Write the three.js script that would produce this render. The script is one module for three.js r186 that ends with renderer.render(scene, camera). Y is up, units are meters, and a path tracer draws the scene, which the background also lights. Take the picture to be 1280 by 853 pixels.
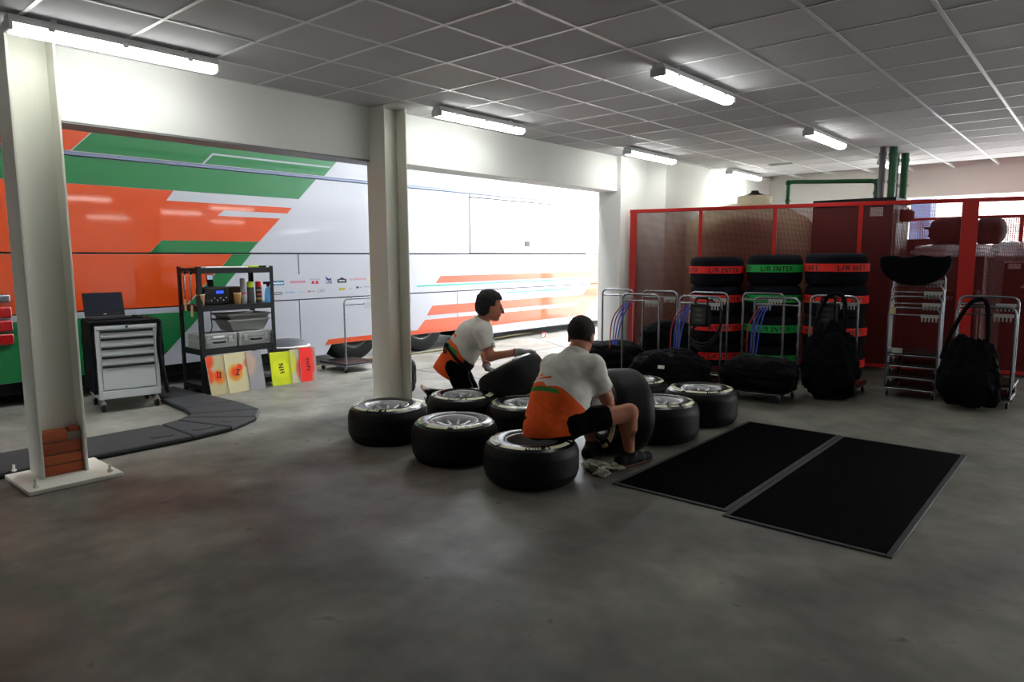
import * as THREE from 'three';
import { mergeGeometries, mergeVertices, toCreasedNormals } from 'three/addons/utils/BufferGeometryUtils.js';
import { RoundedBoxGeometry } from 'three/addons/geometries/RoundedBoxGeometry.js';
import { MarchingCubes } from 'three/addons/objects/MarchingCubes.js';
import { ImprovedNoise } from 'three/addons/math/ImprovedNoise.js';
import { RectAreaLightUniformsLib } from 'three/addons/lights/RectAreaLightUniformsLib.js';

// ---------------------------------------------------------------- camera, sky, exposure
const scene = new THREE.Scene();
const camera = new THREE.PerspectiveCamera(52.63, 1280 / 853, 0.05, 200);
camera.rotation.order = 'YXZ';
camera.position.set(0, 1.5, 0);
camera.rotation.set(-0.1198, 0.7126, -0.0042);
scene.add(camera);
const renderer = new THREE.WebGLRenderer({ antialias: true });
renderer.toneMapping = THREE.LinearToneMapping;
renderer.toneMappingExposure = 1.0;
renderer.shadowMap.enabled = true;
RectAreaLightUniformsLib.init();
scene.background = new THREE.Color().setRGB(0.93, 0.97, 1.0);   // bright overcast sky
scene.backgroundIntensity = 20;
const LAMP = 3, GLOW = 19.0;                                     // radiance of the batten lamps, and of their diffusers

// ---------------------------------------------------------------- helpers
const V = (x, y, z) => new THREE.Vector3(x, y, z);
let seed = 7;
const rnd = () => { seed = (seed * 16807) % 2147483647; return (seed - 1) / 2147483646; };
const rr = (a, b) => a + (b - a) * rnd();
const noise = new ImprovedNoise();
const fbm = (x, y, z, o = 4) => { let s = 0, a = 0.5; for (let i = 0; i < o; i++) { s += a * noise.noise(x, y, z); x *= 2.03; y *= 2.03; z *= 2.03; a *= 0.5; } return s; };
const used = {};
const numbered = (n) => { const k = used[n] = (used[n] ?? -1) + 1; return k ? n + '_' + String(k).padStart(3, '0') : n; };
const mat = (color, roughness = 0.6, o = {}) => new THREE.MeshStandardMaterial({ color, roughness, ...o });
const phys = (color, roughness, o = {}) => new THREE.MeshPhysicalMaterial({ color, roughness, ...o });
const plain = (g) => { const h = g.index ? g.toNonIndexed() : g; for (const k of Object.keys(h.attributes)) if (!['position', 'normal', 'uv'].includes(k)) h.deleteAttribute(k); if (!h.attributes.uv) h.setAttribute('uv', new THREE.BufferAttribute(new Float32Array(h.attributes.position.count * 2), 2)); h.morphAttributes = {}; return h; };
const join = (gs) => Array.isArray(gs) ? (gs.length === 1 ? gs[0] : mergeGeometries(gs.map(plain))) : gs;
function part(name, gs, m, parent) {
  const o = new THREE.Mesh(join(gs), m); o.name = name; o.castShadow = o.receiveShadow = true; parent.add(o); return o;
}
function tag(o, label, category, group) { o.userData = { label, category }; if (group) o.userData.group = group; return o; }
function thing(name, label, category, [x, y, z] = [0, 0, 0], turn = 0, group) {
  const o = new THREE.Group(); o.name = numbered(name); o.position.set(x, y, z); o.rotation.y = turn; scene.add(o); return tag(o, label, category, group);
}
function solo(name, gs, m, label, category, group) { const o = part(numbered(name), gs, m, scene); return tag(o, label, category, group); }
function struct(name, gs, m, parent = scene) { const o = part(name, gs, m, parent); if (parent === scene) o.userData.kind = 'structure'; return o; }
function copyOf(src, pos, turn, label) { const c = src.clone(); c.name = numbered(src.name.replace(/_\d{3}$/, '')); c.userData = { ...src.userData }; if (label) c.userData.label = label; c.position.set(...pos); c.rotation.y = turn; scene.add(c); return c; }
const box = (w, h, d, x = 0, y = 0, z = 0) => new THREE.BoxGeometry(w, h, d).translate(x, y, z);
const rbox = (w, h, d, r, x = 0, y = 0, z = 0, seg = 2) => new RoundedBoxGeometry(w, h, d, seg, r).translate(x, y, z);
const span = (x0, x1, y0, y1, z0, z1) => box(Math.abs(x1 - x0), Math.abs(y1 - y0), Math.abs(z1 - z0), (x0 + x1) / 2, (y0 + y1) / 2, (z0 + z1) / 2);
const cyl = (r0, r1, h, x = 0, y = 0, z = 0, n = 20) => new THREE.CylinderGeometry(r1, r0, h, n).translate(x, y, z);
function rod(a, b, r, n = 10, r2 = r) {
  const A = V(...a), B = V(...b), d = B.clone().sub(A), g = new THREE.CylinderGeometry(r2, r, d.length(), n);
  g.applyQuaternion(new THREE.Quaternion().setFromUnitVectors(V(0, 1, 0), d.clone().normalize()));
  return g.translate(...A.add(B).multiplyScalar(0.5).toArray());
}
const tube = (pts, r, seg = 40, n = 8, closed = false) => new THREE.TubeGeometry(new THREE.CatmullRomCurve3(pts.map((p) => V(...p)), closed, 'centripetal'), seg, r, n, closed);
const lathe = (pts, n = 48) => new THREE.LatheGeometry(pts.map((p) => new THREE.Vector2(...p)), n);
const shapeOf = (pts) => new THREE.Shape(pts.map((p) => new THREE.Vector2(...p)));
function prism(pts, depth, bevel = 0) { return new THREE.ExtrudeGeometry(shapeOf(pts), { depth, bevelEnabled: bevel > 0, bevelSize: bevel, bevelThickness: bevel, bevelOffset: -bevel, bevelSegments: 2, steps: 1 }); }
function slab(pts, y0, h, bevel = 0) { // footprint [[x, z], ...] raised from y0
  return prism(pts.map(([x, z]) => [x, -z]), h - 2 * bevel, bevel).rotateX(-Math.PI / 2).translate(0, y0 + bevel, 0);
}
const bendy = (pts, r, turn = 0.06, n = 10) => { // pipe through corner points with rounded corners
  const path = new THREE.CurvePath(), P = pts.map((p) => V(...p)); let from = P[0];
  for (let i = 1; i < P.length - 1; i++) {
    const a = P[i].clone().add(P[i - 1].clone().sub(P[i]).normalize().multiplyScalar(turn)), b = P[i].clone().add(P[i + 1].clone().sub(P[i]).normalize().multiplyScalar(turn));
    path.add(new THREE.LineCurve3(from, a)); path.add(new THREE.QuadraticBezierCurve3(a, P[i], b)); from = b;
  }
  path.add(new THREE.LineCurve3(from, P[P.length - 1]));
  return new THREE.TubeGeometry(path, 24 * (pts.length - 1), r, n, false);
};
function canvasMap(w, h, draw) {
  const c = document.createElement('canvas'); c.width = w; c.height = h; draw(c.getContext('2d'), w, h);
  const t = new THREE.CanvasTexture(c); t.colorSpace = THREE.SRGBColorSpace; t.anisotropy = 8; return t;
}
function noiseMap(n, f, srgb = true) { // f(u, v) -> [r, g, b] 0..1
  const d = new Uint8Array(n * n * 4);
  for (let j = 0; j < n; j++) for (let i = 0; i < n; i++) { const c = f(i / n, j / n), k = (j * n + i) * 4; for (let q = 0; q < 3; q++) d[k + q] = Math.max(0, Math.min(255, c[q] * 255)); d[k + 3] = 255; }
  const t = new THREE.DataTexture(d, n, n); t.wrapS = t.wrapT = THREE.RepeatWrapping; t.magFilter = THREE.LinearFilter; t.minFilter = THREE.LinearMipmapLinearFilter; t.generateMipmaps = true; if (srgb) t.colorSpace = THREE.SRGBColorSpace; t.needsUpdate = true; return t;
}
const wrapFbm = (u, v, f, o = 4, s = 0) => { // seamless on the unit square
  const g = (a, b) => fbm(a * f + s, b * f + s, s * 0.7, o);
  return (g(u, v) * (1 - u) * (1 - v) + g(u - 1, v) * u * (1 - v) + g(u, v - 1) * (1 - u) * v + g(u - 1, v - 1) * u * v) / Math.sqrt((1 - u) ** 2 * (1 - v) ** 2 + (u * (1 - v)) ** 2 + ((1 - u) * v) ** 2 + (u * v) ** 2);
};
const planeUV = (g, a, b, s = 1) => { const p = g.attributes.position, uv = new Float32Array(p.count * 2), ix = { x: 'getX', y: 'getY', z: 'getZ' }; for (let i = 0; i < p.count; i++) { uv[2 * i] = p[ix[a]](i) * s; uv[2 * i + 1] = p[ix[b]](i) * s; } g.setAttribute('uv', new THREE.BufferAttribute(uv, 2)); return g; };

// ---------------------------------------------------------------- shared materials
const paintNoise = noiseMap(256, (u, v) => { const k = 0.5 + 0.5 * wrapFbm(u, v, 8, 4, 3); return [k, k, k]; }, false);
const M = {
  wall: mat('#f1f1ee', 0.75, { bumpMap: paintNoise, bumpScale: 0.0015 }),
  ceilTile: ['#c6c4c8', '#c1bfc4', '#cbc8cc'].map((c) => mat(c, 0.9)),
  tbar: mat('#e4e3e6', 0.32),
  steel: mat('#dddcd1', 0.45, { bumpMap: paintNoise, bumpScale: 0.0008 }),
  housing: mat('#c8c9c8', 0.5),
  chrome: mat('#93969c', 0.27, { metalness: 1 }),
  alu: mat('#b9bbb8', 0.38, { metalness: 0.85 }),
  black: phys('#0b0c0f', 0.6, { specularIntensity: 0.5 }), blackGloss: mat('#08090b', 0.25), rubber: phys('#060709', 0.62, { specularIntensity: 0.4 }),
  fabric: phys('#090a0f', 0.9, { specularIntensity: 0.25 }), plasticGrey: mat('#8d8f8d', 0.5), white: mat('#e6e6e3', 0.5),
  red: mat('#b3170f', 0.38), redMesh: phys('#641614', 0.6, { specularIntensity: 0.5 }), green: mat('#0a5a34', 0.4),
  rackBlack: mat('#0c0d12', 0.5), concreteJoint: mat('#33322f', 0.9),
};
// ---------------------------------------------------------------- floor
const floorMap = noiseMap(1024, (u, v) => {
  const a = wrapFbm(u, v, 5, 5, 1), b = wrapFbm(u, v, 40, 3, 9), c = wrapFbm(u, v, 14, 4, 4), w = wrapFbm(u, v, 22, 2, 17);
  let k = 0.70 + 0.24 * a + 0.12 * b + 0.20 * c - 0.10 * Math.max(0, w - 0.18) * 4 * Math.max(0, a + 0.2);
  if (b > 0.34 && c > 0.0) k *= 1 - 1.6 * (b - 0.34);
  return [k * 1.0, k * 0.985, k * 0.94];
});
floorMap.repeat.set(1 / 5, 1 / 5);
const floorRough = noiseMap(512, (u, v) => { const k = 0.66 + 0.36 * wrapFbm(u, v, 6, 5, 21) + 0.12 * wrapFbm(u, v, 34, 3, 2); return [k, k, k]; }, false);
floorRough.repeat.set(1 / 4, 1 / 4);
const floorMat = phys('#ffffff', 0.8, { specularIntensity: 0.7, map: floorMap, roughnessMap: floorRough, vertexColors: true, bumpMap: floorMap, bumpScale: 0.0012 });
{
  const g = new THREE.PlaneGeometry(24, 20, 300, 250).rotateX(-Math.PI / 2).translate(-1, 0, -4.5);
  planeUV(g, 'x', 'z');
  const p = g.attributes.position, col = new Float32Array(p.count * 3);
  const blotch = [[-3.6, -2.35, 1.15, 0.42, [0.70, 0.55, 0.60]], [-4.4, -1.9, 0.7, 0.35, [0.74, 0.60, 0.56]], [-3.1, -1.7, 0.6, 0.5, [0.80, 0.76, 0.74]], [-1.6, -2.8, 0.5, 0.35, [1.22, 1.2, 1.16]], [-2.2, -1.6, 0.8, 0.4, [0.84, 0.82, 0.80]], [-3.9, -3.1, 0.5, 0.3, [0.84, 0.78, 0.72]]];
  for (let i = 0; i < p.count; i++) {
    const x = p.getX(i), z = p.getZ(i);
    let c = [0.345, 0.34, 0.325], n = 1 + 0.38 * fbm(x * 0.55, 3, z * 0.55, 5), m = fbm(x * 1.7, 9, z * 1.7, 4);
    for (const [bx, bz, br, w, t] of blotch) { const d = Math.hypot(x - bx, (z - bz) * 1.25) / br + m * 1.3, k = Math.max(0, Math.min(1, (1 - d) / w)); c = c.map((q, j) => q * (1 + (t[j] - 1) * k)); }
    for (let j = 0; j < 3; j++) col[3 * i + j] = c[j] * n;
  }
  g.setAttribute('color', new THREE.BufferAttribute(col, 3));
  const fl = struct('floor', g, floorMat);
  struct('floor_slab', span(-13, 11, -0.3, -0.005, -14.5, 5.5), mat('#6d6b66', 0.9), fl);
  // saw-cut joints of the slab in the trailer bay: thin strips of sealant proud of the slab
  const jt = (a, b) => { const A = V(a[0], 0, a[1]), B = V(b[0], 0, b[1]), d = B.clone().sub(A); return new THREE.BoxGeometry(d.length(), 0.003, 0.012).rotateY(Math.atan2(-d.z, d.x)).translate((a[0] + b[0]) / 2, 0.0005, (a[1] + b[1]) / 2); };
  struct('slab_joint', jt([-8.3, -6.05], [-5.6, -6.2]), M.concreteJoint, fl); struct('slab_joint', jt([-8.5, -10.32], [-5.5, -8.45]), M.concreteJoint, fl);
  struct('slab_joint', jt([-7.0, -5.2], [-7.0, -13]), M.concreteJoint, fl);
}
const ground = struct('ground', [span(-60, 60, -0.4, -0.01, -70, -14.5), span(-60, -13, -0.4, -0.01, -14.5, 30)], mat('#c2bfb8', 0.9));

// ---------------------------------------------------------------- walls and columns
const CE = 2.954;
struct('wall_left', [ // header over the two bays, its end at the pillar, and the wall beyond
  span(-5.85, -5.57, 2.46, 4.6, 5.5, -4.6), span(-5.85, -5.53, 2.46, 4.6, -4.6, -8.84),
  span(-5.85, -5.47, 0, 4.6, -8.76, -9.5), span(-5.85, -5.15, 0, 4.6, -9.5, -13.95), span(-5.85, -5.5, 0, 4.6, 1.6, 5.5)], M.wall);
struct('trim_1', span(-5.84, -5.575, 2.445, 2.46, 1.6, -4.6), mat('#8b8c8e', 0.5));
struct('wall_back', [span(-5.85, -2.75, 0, 4.6, -13.65, -13.95), span(-2.75, 6.2, 2.5, 4.6, -13.65, -13.95), span(6.2, 10.3, 0, 4.6, -13.65, -13.95)], M.wall);
struct('wall_right', span(10, 10.3, 0, 4.6, -13.95, 5.5), M.wall);
struct('wall_front', span(-13, 10.3, 0, 4.6, 5.2, 5.5), M.wall);
struct('wall_bay', span(-13, -12.7, 0, 4.6, -8.9, 5.5), mat('#b9b9b5', 0.8));
struct('roof', [span(-13, -6.32, 4.6, 4.8, -8.9, 5.5), span(-5.85, 10.3, 4.6, 4.8, -13.95, 5.5)], mat('#8a8a88', 0.9));

function column(z, label) {
  const c = thing('steel_column', label, 'column', [-5.48, 0, z - 0.14]);
  const fl = (zz) => rbox(0.28, CE - 0.02, 0.017, 0.004, 0, (CE - 0.02) / 2 + 0.02, zz);
  part('flange', fl(0.1315), M.steel, c); part('flange', fl(-0.1315), M.steel, c);
  part('web', box(0.011, CE - 0.02, 0.246, 0, (CE - 0.02) / 2 + 0.02, 0), M.steel, c);
  const bp = part('base_plate', rbox(0.62, 0.03, 0.56, 0.006, 0.06, 0.015, 0.0), M.steel, c);
  for (const [x, zz] of [[0.3, 0.22], [0.3, -0.22], [-0.2, 0.22], [-0.2, -0.22]]) part('anchor_bolt', [cyl(0.017, 0.017, 0.02, x, 0.04, zz, 6), cyl(0.009, 0.009, 0.05, x, 0.06, zz, 8)], M.steel, bp);
  return c;
}
const colA = column(-1.34, 'cream steel H column with red bricks in its foot');
column(-4.33, 'cream steel H column behind the loose racing tyres');
{ // bricks walled into the foot of the first column
  const bm = ['#a4502f', '#ad5833', '#97472a'].map((c) => mat(c, 0.85, { bumpMap: paintNoise, bumpScale: 0.006 }));
  part('mortar', span(0.01, 0.095, 0.03, 0.315, -0.12, 0.12), mat('#7e756a', 0.95), colA);
  const rows = [[0.032, 0.100], [0.108, 0.172], [0.180, 0.258]];
  rows.forEach(([a, b], i) => part('brick', rbox(0.1, b - a, 0.236, 0.006, 0.058, (a + b) / 2, 0), bm[i], colA));
  part('brick', rbox(0.1, 0.072, 0.152, 0.008, 0.058, 0.302, 0.042), bm[1], colA); part('brick', rbox(0.085, 0.078, 0.066, 0.008, 0.052, 0.305, -0.084), bm[2], colA);
}

// ---------------------------------------------------------------- ceiling: T-bar grid with lay-in panels
{
  const X0 = -3.884 - 0.6 * 3, Z0 = -3.157 + 0.6 * 14, s = 0.6;
  const ceil = struct('ceiling', span(-5.85, 10.3, 3.05, 3.1, -13.95, 5.5), mat('#807f80', 0.9));
  const tileG = rbox(0.592, 0.016, 0.592, 0.004, 0, 0, 0, 1), far = [];
  for (let i = -1; i < 24; i++) for (let j = 0; j < 30; j++) {
    let xa = X0 + s * i, xb = xa + s, zb = Z0 - s * j, za = zb - s; xa = Math.max(xa, -5.56); za = Math.max(za, -13.64);
    if (xb > 9.99 || zb > 5.1 || xb - xa < 0.05 || zb - za < 0.05) continue;
    if (zb < -8.8) xa = Math.max(xa, -5.14); if (xb - xa < 0.05) continue;
    const full = xb - xa > 0.59 && zb - za > 0.59, seen = xb < 0.9 && zb < 0.2 && zb < -0.2 - 0.35 * (xb + 5.6) + 1.6;
    const x = (xa + xb) / 2, z = (za + zb) / 2, y = CE + 0.011;
    if (seen) { const t = part('ceiling_tile', full ? tileG : box(xb - xa - 0.008, 0.016, zb - za - 0.008), M.ceilTile[(i * 7 + j * 5 + ((i * j) % 3) + 60) % 3], ceil); t.position.set(x, y, z); }
    else far.push(box(xb - xa - 0.008, 0.016, zb - za - 0.008, x, y, z));
  }
  part('ceiling_tiles', far, M.ceilTile[0], ceil).userData.kind = 'stuff';
  for (let i = 0; i < 24; i++) { const x = X0 + s * i; if (x > -5.5 && x < 9.9) part('ceiling_bar', span(x - 0.012, x + 0.012, CE - 0.002, CE + 0.03, 5.1, -13.64), M.tbar, ceil); }
  for (let j = 0; j < 30; j++) { const z = Z0 - s * j; if (z < 5 && z > -13.6) part('ceiling_bar', span(z < -8.8 ? -5.15 : -5.56, 9.99, CE - 0.0015, CE + 0.029, z - 0.012, z + 0.012), M.tbar, ceil); }
  for (const g of [span(-5.57, -5.545, CE - 0.001, CE + 0.03, 5.1, -9.5)]) part('wall_angle', g, M.tbar, ceil);
  const vent = thing('ceiling_vent', 'narrow dark slot vent in the ceiling near the back wall', 'vent', [-4.04, CE - 0.008, -11.15]);
  part('frame', [box(0.36, 0.01, 0.012, 0, 0, 0.05), box(0.36, 0.01, 0.012, 0, 0, -0.05), box(0.012, 0.01, 0.112, 0.18, 0, 0), box(0.012, 0.01, 0.112, -0.18, 0, 0)], M.housing, vent);
  for (let k = 0; k < 4; k++) part('slat', box(0.34, 0.004, 0.014, 0, 0.001, -0.033 + k * 0.022).rotateX(0), M.black, vent);
}

// ---------------------------------------------------------------- batten lamps
{
  const diffuser = new THREE.MeshStandardMaterial({ color: '#f4f6f4', roughness: 0.4, emissive: '#fbfff8', emissiveIntensity: GLOW });
  const L = 1.27;
  const proto = new THREE.Group(); proto.name = 'batten_lamp';
  const sec = (pts, len) => prism(pts, len).translate(0, 0, -len / 2);
  part('housing', [sec([[-0.04, 0.05], [0.04, 0.05], [0.062, 0.0], [-0.062, 0.0]], L), box(0.10, 0.012, 0.03, 0, 0.056, -0.4), box(0.10, 0.012, 0.03, 0, 0.056, 0.4)], M.housing, proto);
  part('diffuser', sec([[-0.06, -0.002], [0.06, -0.002], [0.05, -0.034], [0.03, -0.05], [-0.03, -0.05], [-0.05, -0.034]].reverse(), L - 0.03), diffuser, proto);
  for (const s of [-1, 1]) part('end_cap', rbox(0.128, 0.062, 0.03, 0.01, 0, -0.012, s * (L / 2 - 0.005)), M.housing, proto);
  for (const s of [-1, 1]) for (const z of [-0.42, 0, 0.42]) part('clip', box(0.008, 0.03, 0.035, s * 0.063, 0.0, z), M.alu, proto);
  const spots = [[-5.05, -1.92, 'batten lamp above the brick-footed column'], [-4.99, -5.32, 'batten lamp beside the header past the second column'], [-4.93, -8.67, 'batten lamp at the end of the header above the red cage corner'], [-4.85, -11.71, 'batten lamp high on the white wall above the tank'],
    [-2.68, -5.42, 'batten lamp on the open ceiling above the two mechanics'], [-2.68, -8.83, 'batten lamp on the open ceiling in front of the green pipes']];
  const out = 'batten lamp on the part of the ceiling mirrored in the trailer';
  for (const [x, z] of [[-2.68, -12.1], [0.92, -5.58], [1.64, -9.5], [4.2, -5.6], [4.2, -9.24], [8.2, -8.66], [8.2, -12.7]]) spots.push([x, z, out]);
  spots.forEach(([x, z, label]) => {
    const o = proto.clone(); o.name = numbered('batten_lamp'); tag(o, (label === out ? 'white ' : 'white lit ') + label, 'lamp', label === out ? 'ceiling lamps out of frame' : 'lit ceiling batten lamps');
    o.position.set(x, CE - 0.062, z); scene.add(o);
    const l = new THREE.RectAreaLight('#fbfff8', LAMP, 0.1, 1.2); l.position.set(0, -0.053, 0); l.rotation.x = -Math.PI / 2; l.castShadow = true; o.add(l);
  });
}
// ---------------------------------------------------------------- race transporter trailer
{
  const TX = -8.35, t = thing('race_trailer', 'long glossy race trailer in white, orange and green livery', 'trailer', [TX, 0, 0]);
  const coat = { clearcoat: 0.8, clearcoatRoughness: 0.05 };
  const white = phys('#aaacb5', 0.35, coat), orange = phys('#c04000', 0.35, coat), green = phys('#006733', 0.35, coat), teal = phys('#12a184', 0.35, coat), silver = phys('#9a9da8', 0.35, coat);
  const side = (pts, d, x) => prism(pts, d).rotateY(Math.PI / 2).translate(x, 0, 0);       // [s, y] with s running along the trailer
  const rect = (s0, s1, y0, y1) => [[s0, y0], [s1, y0], [s1, y1], [s0, y1]];
  const E = 14.6, S = 0.9;
  part('body', [span(-2.5, -0.05, 0.45, 3.95, -S - 0.02, -E + 0.02)], mat('#1a1b1f', 0.7), t);
  part('roof_box', side(rect(S, E, 2.63, 3.98), 0.05, -0.04), white, t);
  part('awning_rail', [span(-0.03, 0.012, 2.595, 2.625, -S, -E)], mat('#77809a', 0.35, { metalness: 0.4 }), t);
  const panel = (s0, s1, y0, y1) => part('side_panel', side(rect(s0 + 0.009, s1 - 0.009, y0, y1), 0.04, -0.04), white, t);
  panel(S, 8.565, 1.582, 2.585); panel(12.12, E, 1.582, 2.585);
  panel(S, 5.24, 0.956, 1.562); panel(5.24, 12.4, 0.956, 1.562); panel(12.4, E, 0.956, 1.562);
  const door = part('service_door', side(rect(8.59, 12.045, 1.592, 2.525), 0.036, -0.04), white, t);
  part('door_header', side(rect(8.58, 12.05, 2.542, 2.585), 0.04, -0.04), white, t); part('door_trim', side(rect(12.065, 12.1, 1.578, 2.585), 0.045, -0.04), silver, t);
  part('lock', [side(rect(10.04, 10.18, 1.71, 1.81), 0.01, -0.004), side(rect(10.08, 10.13, 1.74, 1.78), 0.014, -0.002)], mat('#3a3d44', 0.4, { metalness: 0.5 }), door);
  const skirt = (pts) => part('skirt_panel', side(pts, 0.04, -0.04), white, t);
  skirt([[S, 0.26], [5.22, 0.26], [5.22, 0.94], [S, 0.94]]);
  skirt([[5.235, 0.26], [5.38, 0.26], [5.42, 0.15], [5.62, 0.15], [5.72, 0.285], [8.245, 0.285], [8.245, 0.94], [5.235, 0.94]]);
  skirt([[8.26, 0.285], [8.34, 0.285], [8.52, 0.155], [E, 0.155], [E, 0.94], [8.26, 0.94]]);
  part('underbody_light_block', span(-2.4, -0.12, 0.12, 0.46, -S, -5.36), M.black, t); part('underbody_light_block', span(-2.4, -0.12, 0.12, 0.46, -8.6, -E), M.black, t);  // solid black boxes added to block light and keep the space beneath dark
  // livery
  let lift = 0.0008;
  const deco = (name, pts, m, base = 0) => part(name, side(pts, 0.002, base + (lift += 0.00012)), m, t);
  deco('orange_panel', [[S, 2.64], [2.59, 2.64], [3.9, 3.97], [S, 3.97]], orange, 0.01);
  deco('green_panel', [[2.605, 2.64], [5.69, 2.64], [7.0, 3.97], [3.915, 3.97]], green, 0.01);
  deco('outline_stripe', [[3.98, 2.64], [4.115, 2.775], [5.80, 2.775], [5.785, 2.755], [4.125, 2.755], [4.01, 2.64]], silver, 0.01);
  deco('teal_stripe', [[6.93, 2.64], [7.0, 2.64], [8.3, 3.97], [8.2, 3.97]], teal, 0.01);
  deco('green_panel', [[S, 2.3], [5.28, 2.3], [5.56, 2.583], [S, 2.583]], green);
  deco('orange_panel', [[S, 1.58], [3.32, 1.58], [3.46, 1.722], [4.675, 1.722], [4.99, 2.03], [4.14, 2.03], [4.23, 2.10], [5.1, 2.10], [5.17, 2.178], [3.54, 2.178], [3.63, 2.297], [S, 2.297]], orange);
  deco('green_stripe', [[3.325, 1.58], [4.53, 1.58], [4.67, 1.722], [3.465, 1.722]], green);
  deco('orange_panel', [[S, 0.955], [3.69, 0.955], [4.31, 1.56], [S, 1.56]], orange);
  deco('green_stripe', [[3.72, 0.955], [4.0, 0.955], [4.55, 1.56], [4.31, 1.56]], green);
  deco('white_stripe', [[S, 0.88], [3.62, 0.88], [3.68, 0.938], [S, 0.938]], silver);
  deco('green_panel', [[S, 0.262], [3.28, 0.262], [3.985, 0.938], [3.70, 0.938], [3.63, 0.875], [S, 0.875]], green);
  deco('orange_stripe', [[5.61, 0.288], [7.23, 0.288], [7.23, 0.36], [5.67, 0.36]], orange);
  deco('orange_stripe', [[7.76, 1.10], [12.2, 1.10], [12.34, 1.21], [7.87, 1.21]], orange);
  deco('teal_stripe', [[7.33, 1.05], [12.05, 1.05], [12.08, 1.073], [7.36, 1.073]], teal);
  deco('teal_stripe', [[9.49, 0.858], [11.53, 0.858], [11.56, 0.882], [9.52, 0.882]], teal);
  deco('orange_stripe', [[7.55, 0.58], [11.75, 0.58], [11.92, 0.73], [7.68, 0.73]], orange);
  deco('orange_stripe', [[7.23, 0.29], [8.35, 0.29], [9.6, 0.30], [11.4, 0.30], [11.66, 0.51], [7.51, 0.51], [7.34, 0.355], [7.23, 0.355]], orange);
  deco('orange_sweep', [[11.42, 0.3], [12.0, 0.3], [12.55, 0.72], [12.82, 0.94], [12.2, 0.94]], orange); deco('orange_sweep', [[12.22, 0.955], [12.84, 0.955], [13.0, 1.56], [12.45, 1.56]], orange);
  deco('orange_sweep', [[12.47, 1.58], [13.02, 1.58], [13.5, 1.95], [12.95, 1.95]], orange);
  // sponsor marks below the seam
  const sp = canvasMap(1024, 256, (c, w, h) => {
    c.fillStyle = '#aaacb5'; c.fillRect(0, 0, w, h); c.textBaseline = 'middle'; c.textAlign = 'center';
    const word = (s, x, y, px, col, font = 'bold', wid) => { c.fillStyle = col; c.font = font + ' ' + px + 'px sans-serif'; wid ? c.fillText(s, x, y, wid) : c.fillText(s, x, y); };
    c.fillStyle = '#12657f'; c.fillRect(6, 62, 100, 44); word('Vladivar', 56, 85, 26, '#ffffff', 'italic bold', 92);
    word('KINGFISHER', 210, 80, 30, '#c22a33', 'bold', 118);
    word('WHYTE & MACKAY', 345, 58, 14, '#6b6f78', 'bold', 80); c.fillStyle = '#b3272d'; c.fillRect(318, 74, 20, 26); c.fillRect(350, 74, 20, 26); c.fillRect(310, 100, 68, 5);
    c.fillStyle = '#1a2354'; c.beginPath(); c.moveTo(428, 30); c.lineTo(462, 60); c.lineTo(480, 45); c.lineTo(474, 76); c.lineTo(440, 72); c.closePath(); c.fill(); word('UB', 458, 94, 40, '#1a2354', 'bold', 52);
    c.fillStyle = '#15161b'; c.fillRect(528, 64, 78, 36); c.beginPath(); c.moveTo(540, 64); c.lineTo(567, 44); c.lineTo(594, 64); c.fill(); word('W&M', 567, 80, 20, '#e8e8ec'); c.fillStyle = '#15161b'; c.fillRect(528, 102, 78, 4);
    word('Fly KINGFISHER', 706, 72, 26, '#c4525a', 'bold', 150); c.fillStyle = '#e4c63a'; c.fillRect(810, 56, 60, 44);
    c.fillStyle = '#202228'; c.fillRect(4, 176, 84, 26); word('MEDION', 46, 189, 18, '#e8e8ec'); word('AETHRA', 146, 184, 24, '#4d7fae', 'bold', 78); word('Airbus', 232, 184, 20, '#8a8f98', 'italic');
    c.fillStyle = '#c25a1c'; c.fillRect(286, 172, 14, 20); word('EADS', 322, 182, 16, '#55585f'); c.strokeStyle = '#55585f'; c.lineWidth = 3; c.strokeRect(368, 166, 50, 26); word('3D', 393, 180, 18, '#55585f');
    word('Schroth', 480, 172, 16, '#9b9ea6'); c.fillStyle = '#9a9228'; c.fillRect(540, 160, 52, 24); word('STL', 640, 170, 20, '#7a7d86'); c.fillStyle = '#202228'; c.fillRect(690, 150, 22, 22); word('Alp', 732, 162, 16, '#55585f'); word('Reebok', 790, 158, 16, '#55585f');
  });
  { const g = new THREE.PlaneGeometry(2.05, 0.34).rotateY(Math.PI / 2).translate(0.0016, 1.125, -5.82); part('sponsor_print', g, phys('#ffffff', 0.35, { map: sp, ...coat }), t); }
  // wheels
  for (const s of [6.12, 7.45]) {
    const w = new THREE.Group(); w.name = 'wheel'; w.position.set(-0.14, 0.5, -s); t.add(w);
    part('tyre', lathe([[0.29, -0.15], [0.33, -0.16], [0.46, -0.15], [0.495, -0.12], [0.5, 0], [0.495, 0.1], [0.46, 0.13], [0.33, 0.14], [0.29, 0.12]].map(([r, y]) => [r, y]), 56).rotateZ(-Math.PI / 2), M.rubber, w);
    part('rim', lathe([[0.29, 0.12], [0.3, 0.125], [0.285, 0.09], [0.25, 0.02], [0.12, -0.02], [0.12, 0.05], [0.001, 0.05]], 48).rotateZ(-Math.PI / 2), M.alu, w);
  }
  // rear lamp cluster
  const lm = phys('#a3060c', 0.15, { clearcoat: 1 });
  for (let k = 0; k < 3; k++) part('tail_light', rbox(0.05, 0.115, 0.42, 0.02, 0.02, 0.71 + k * 0.135, -1.74), lm, t);
  part('lamp_trim', rbox(0.04, 0.08, 0.46, 0.02, 0.014, 1.12, -1.72), M.chrome, t);
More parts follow.
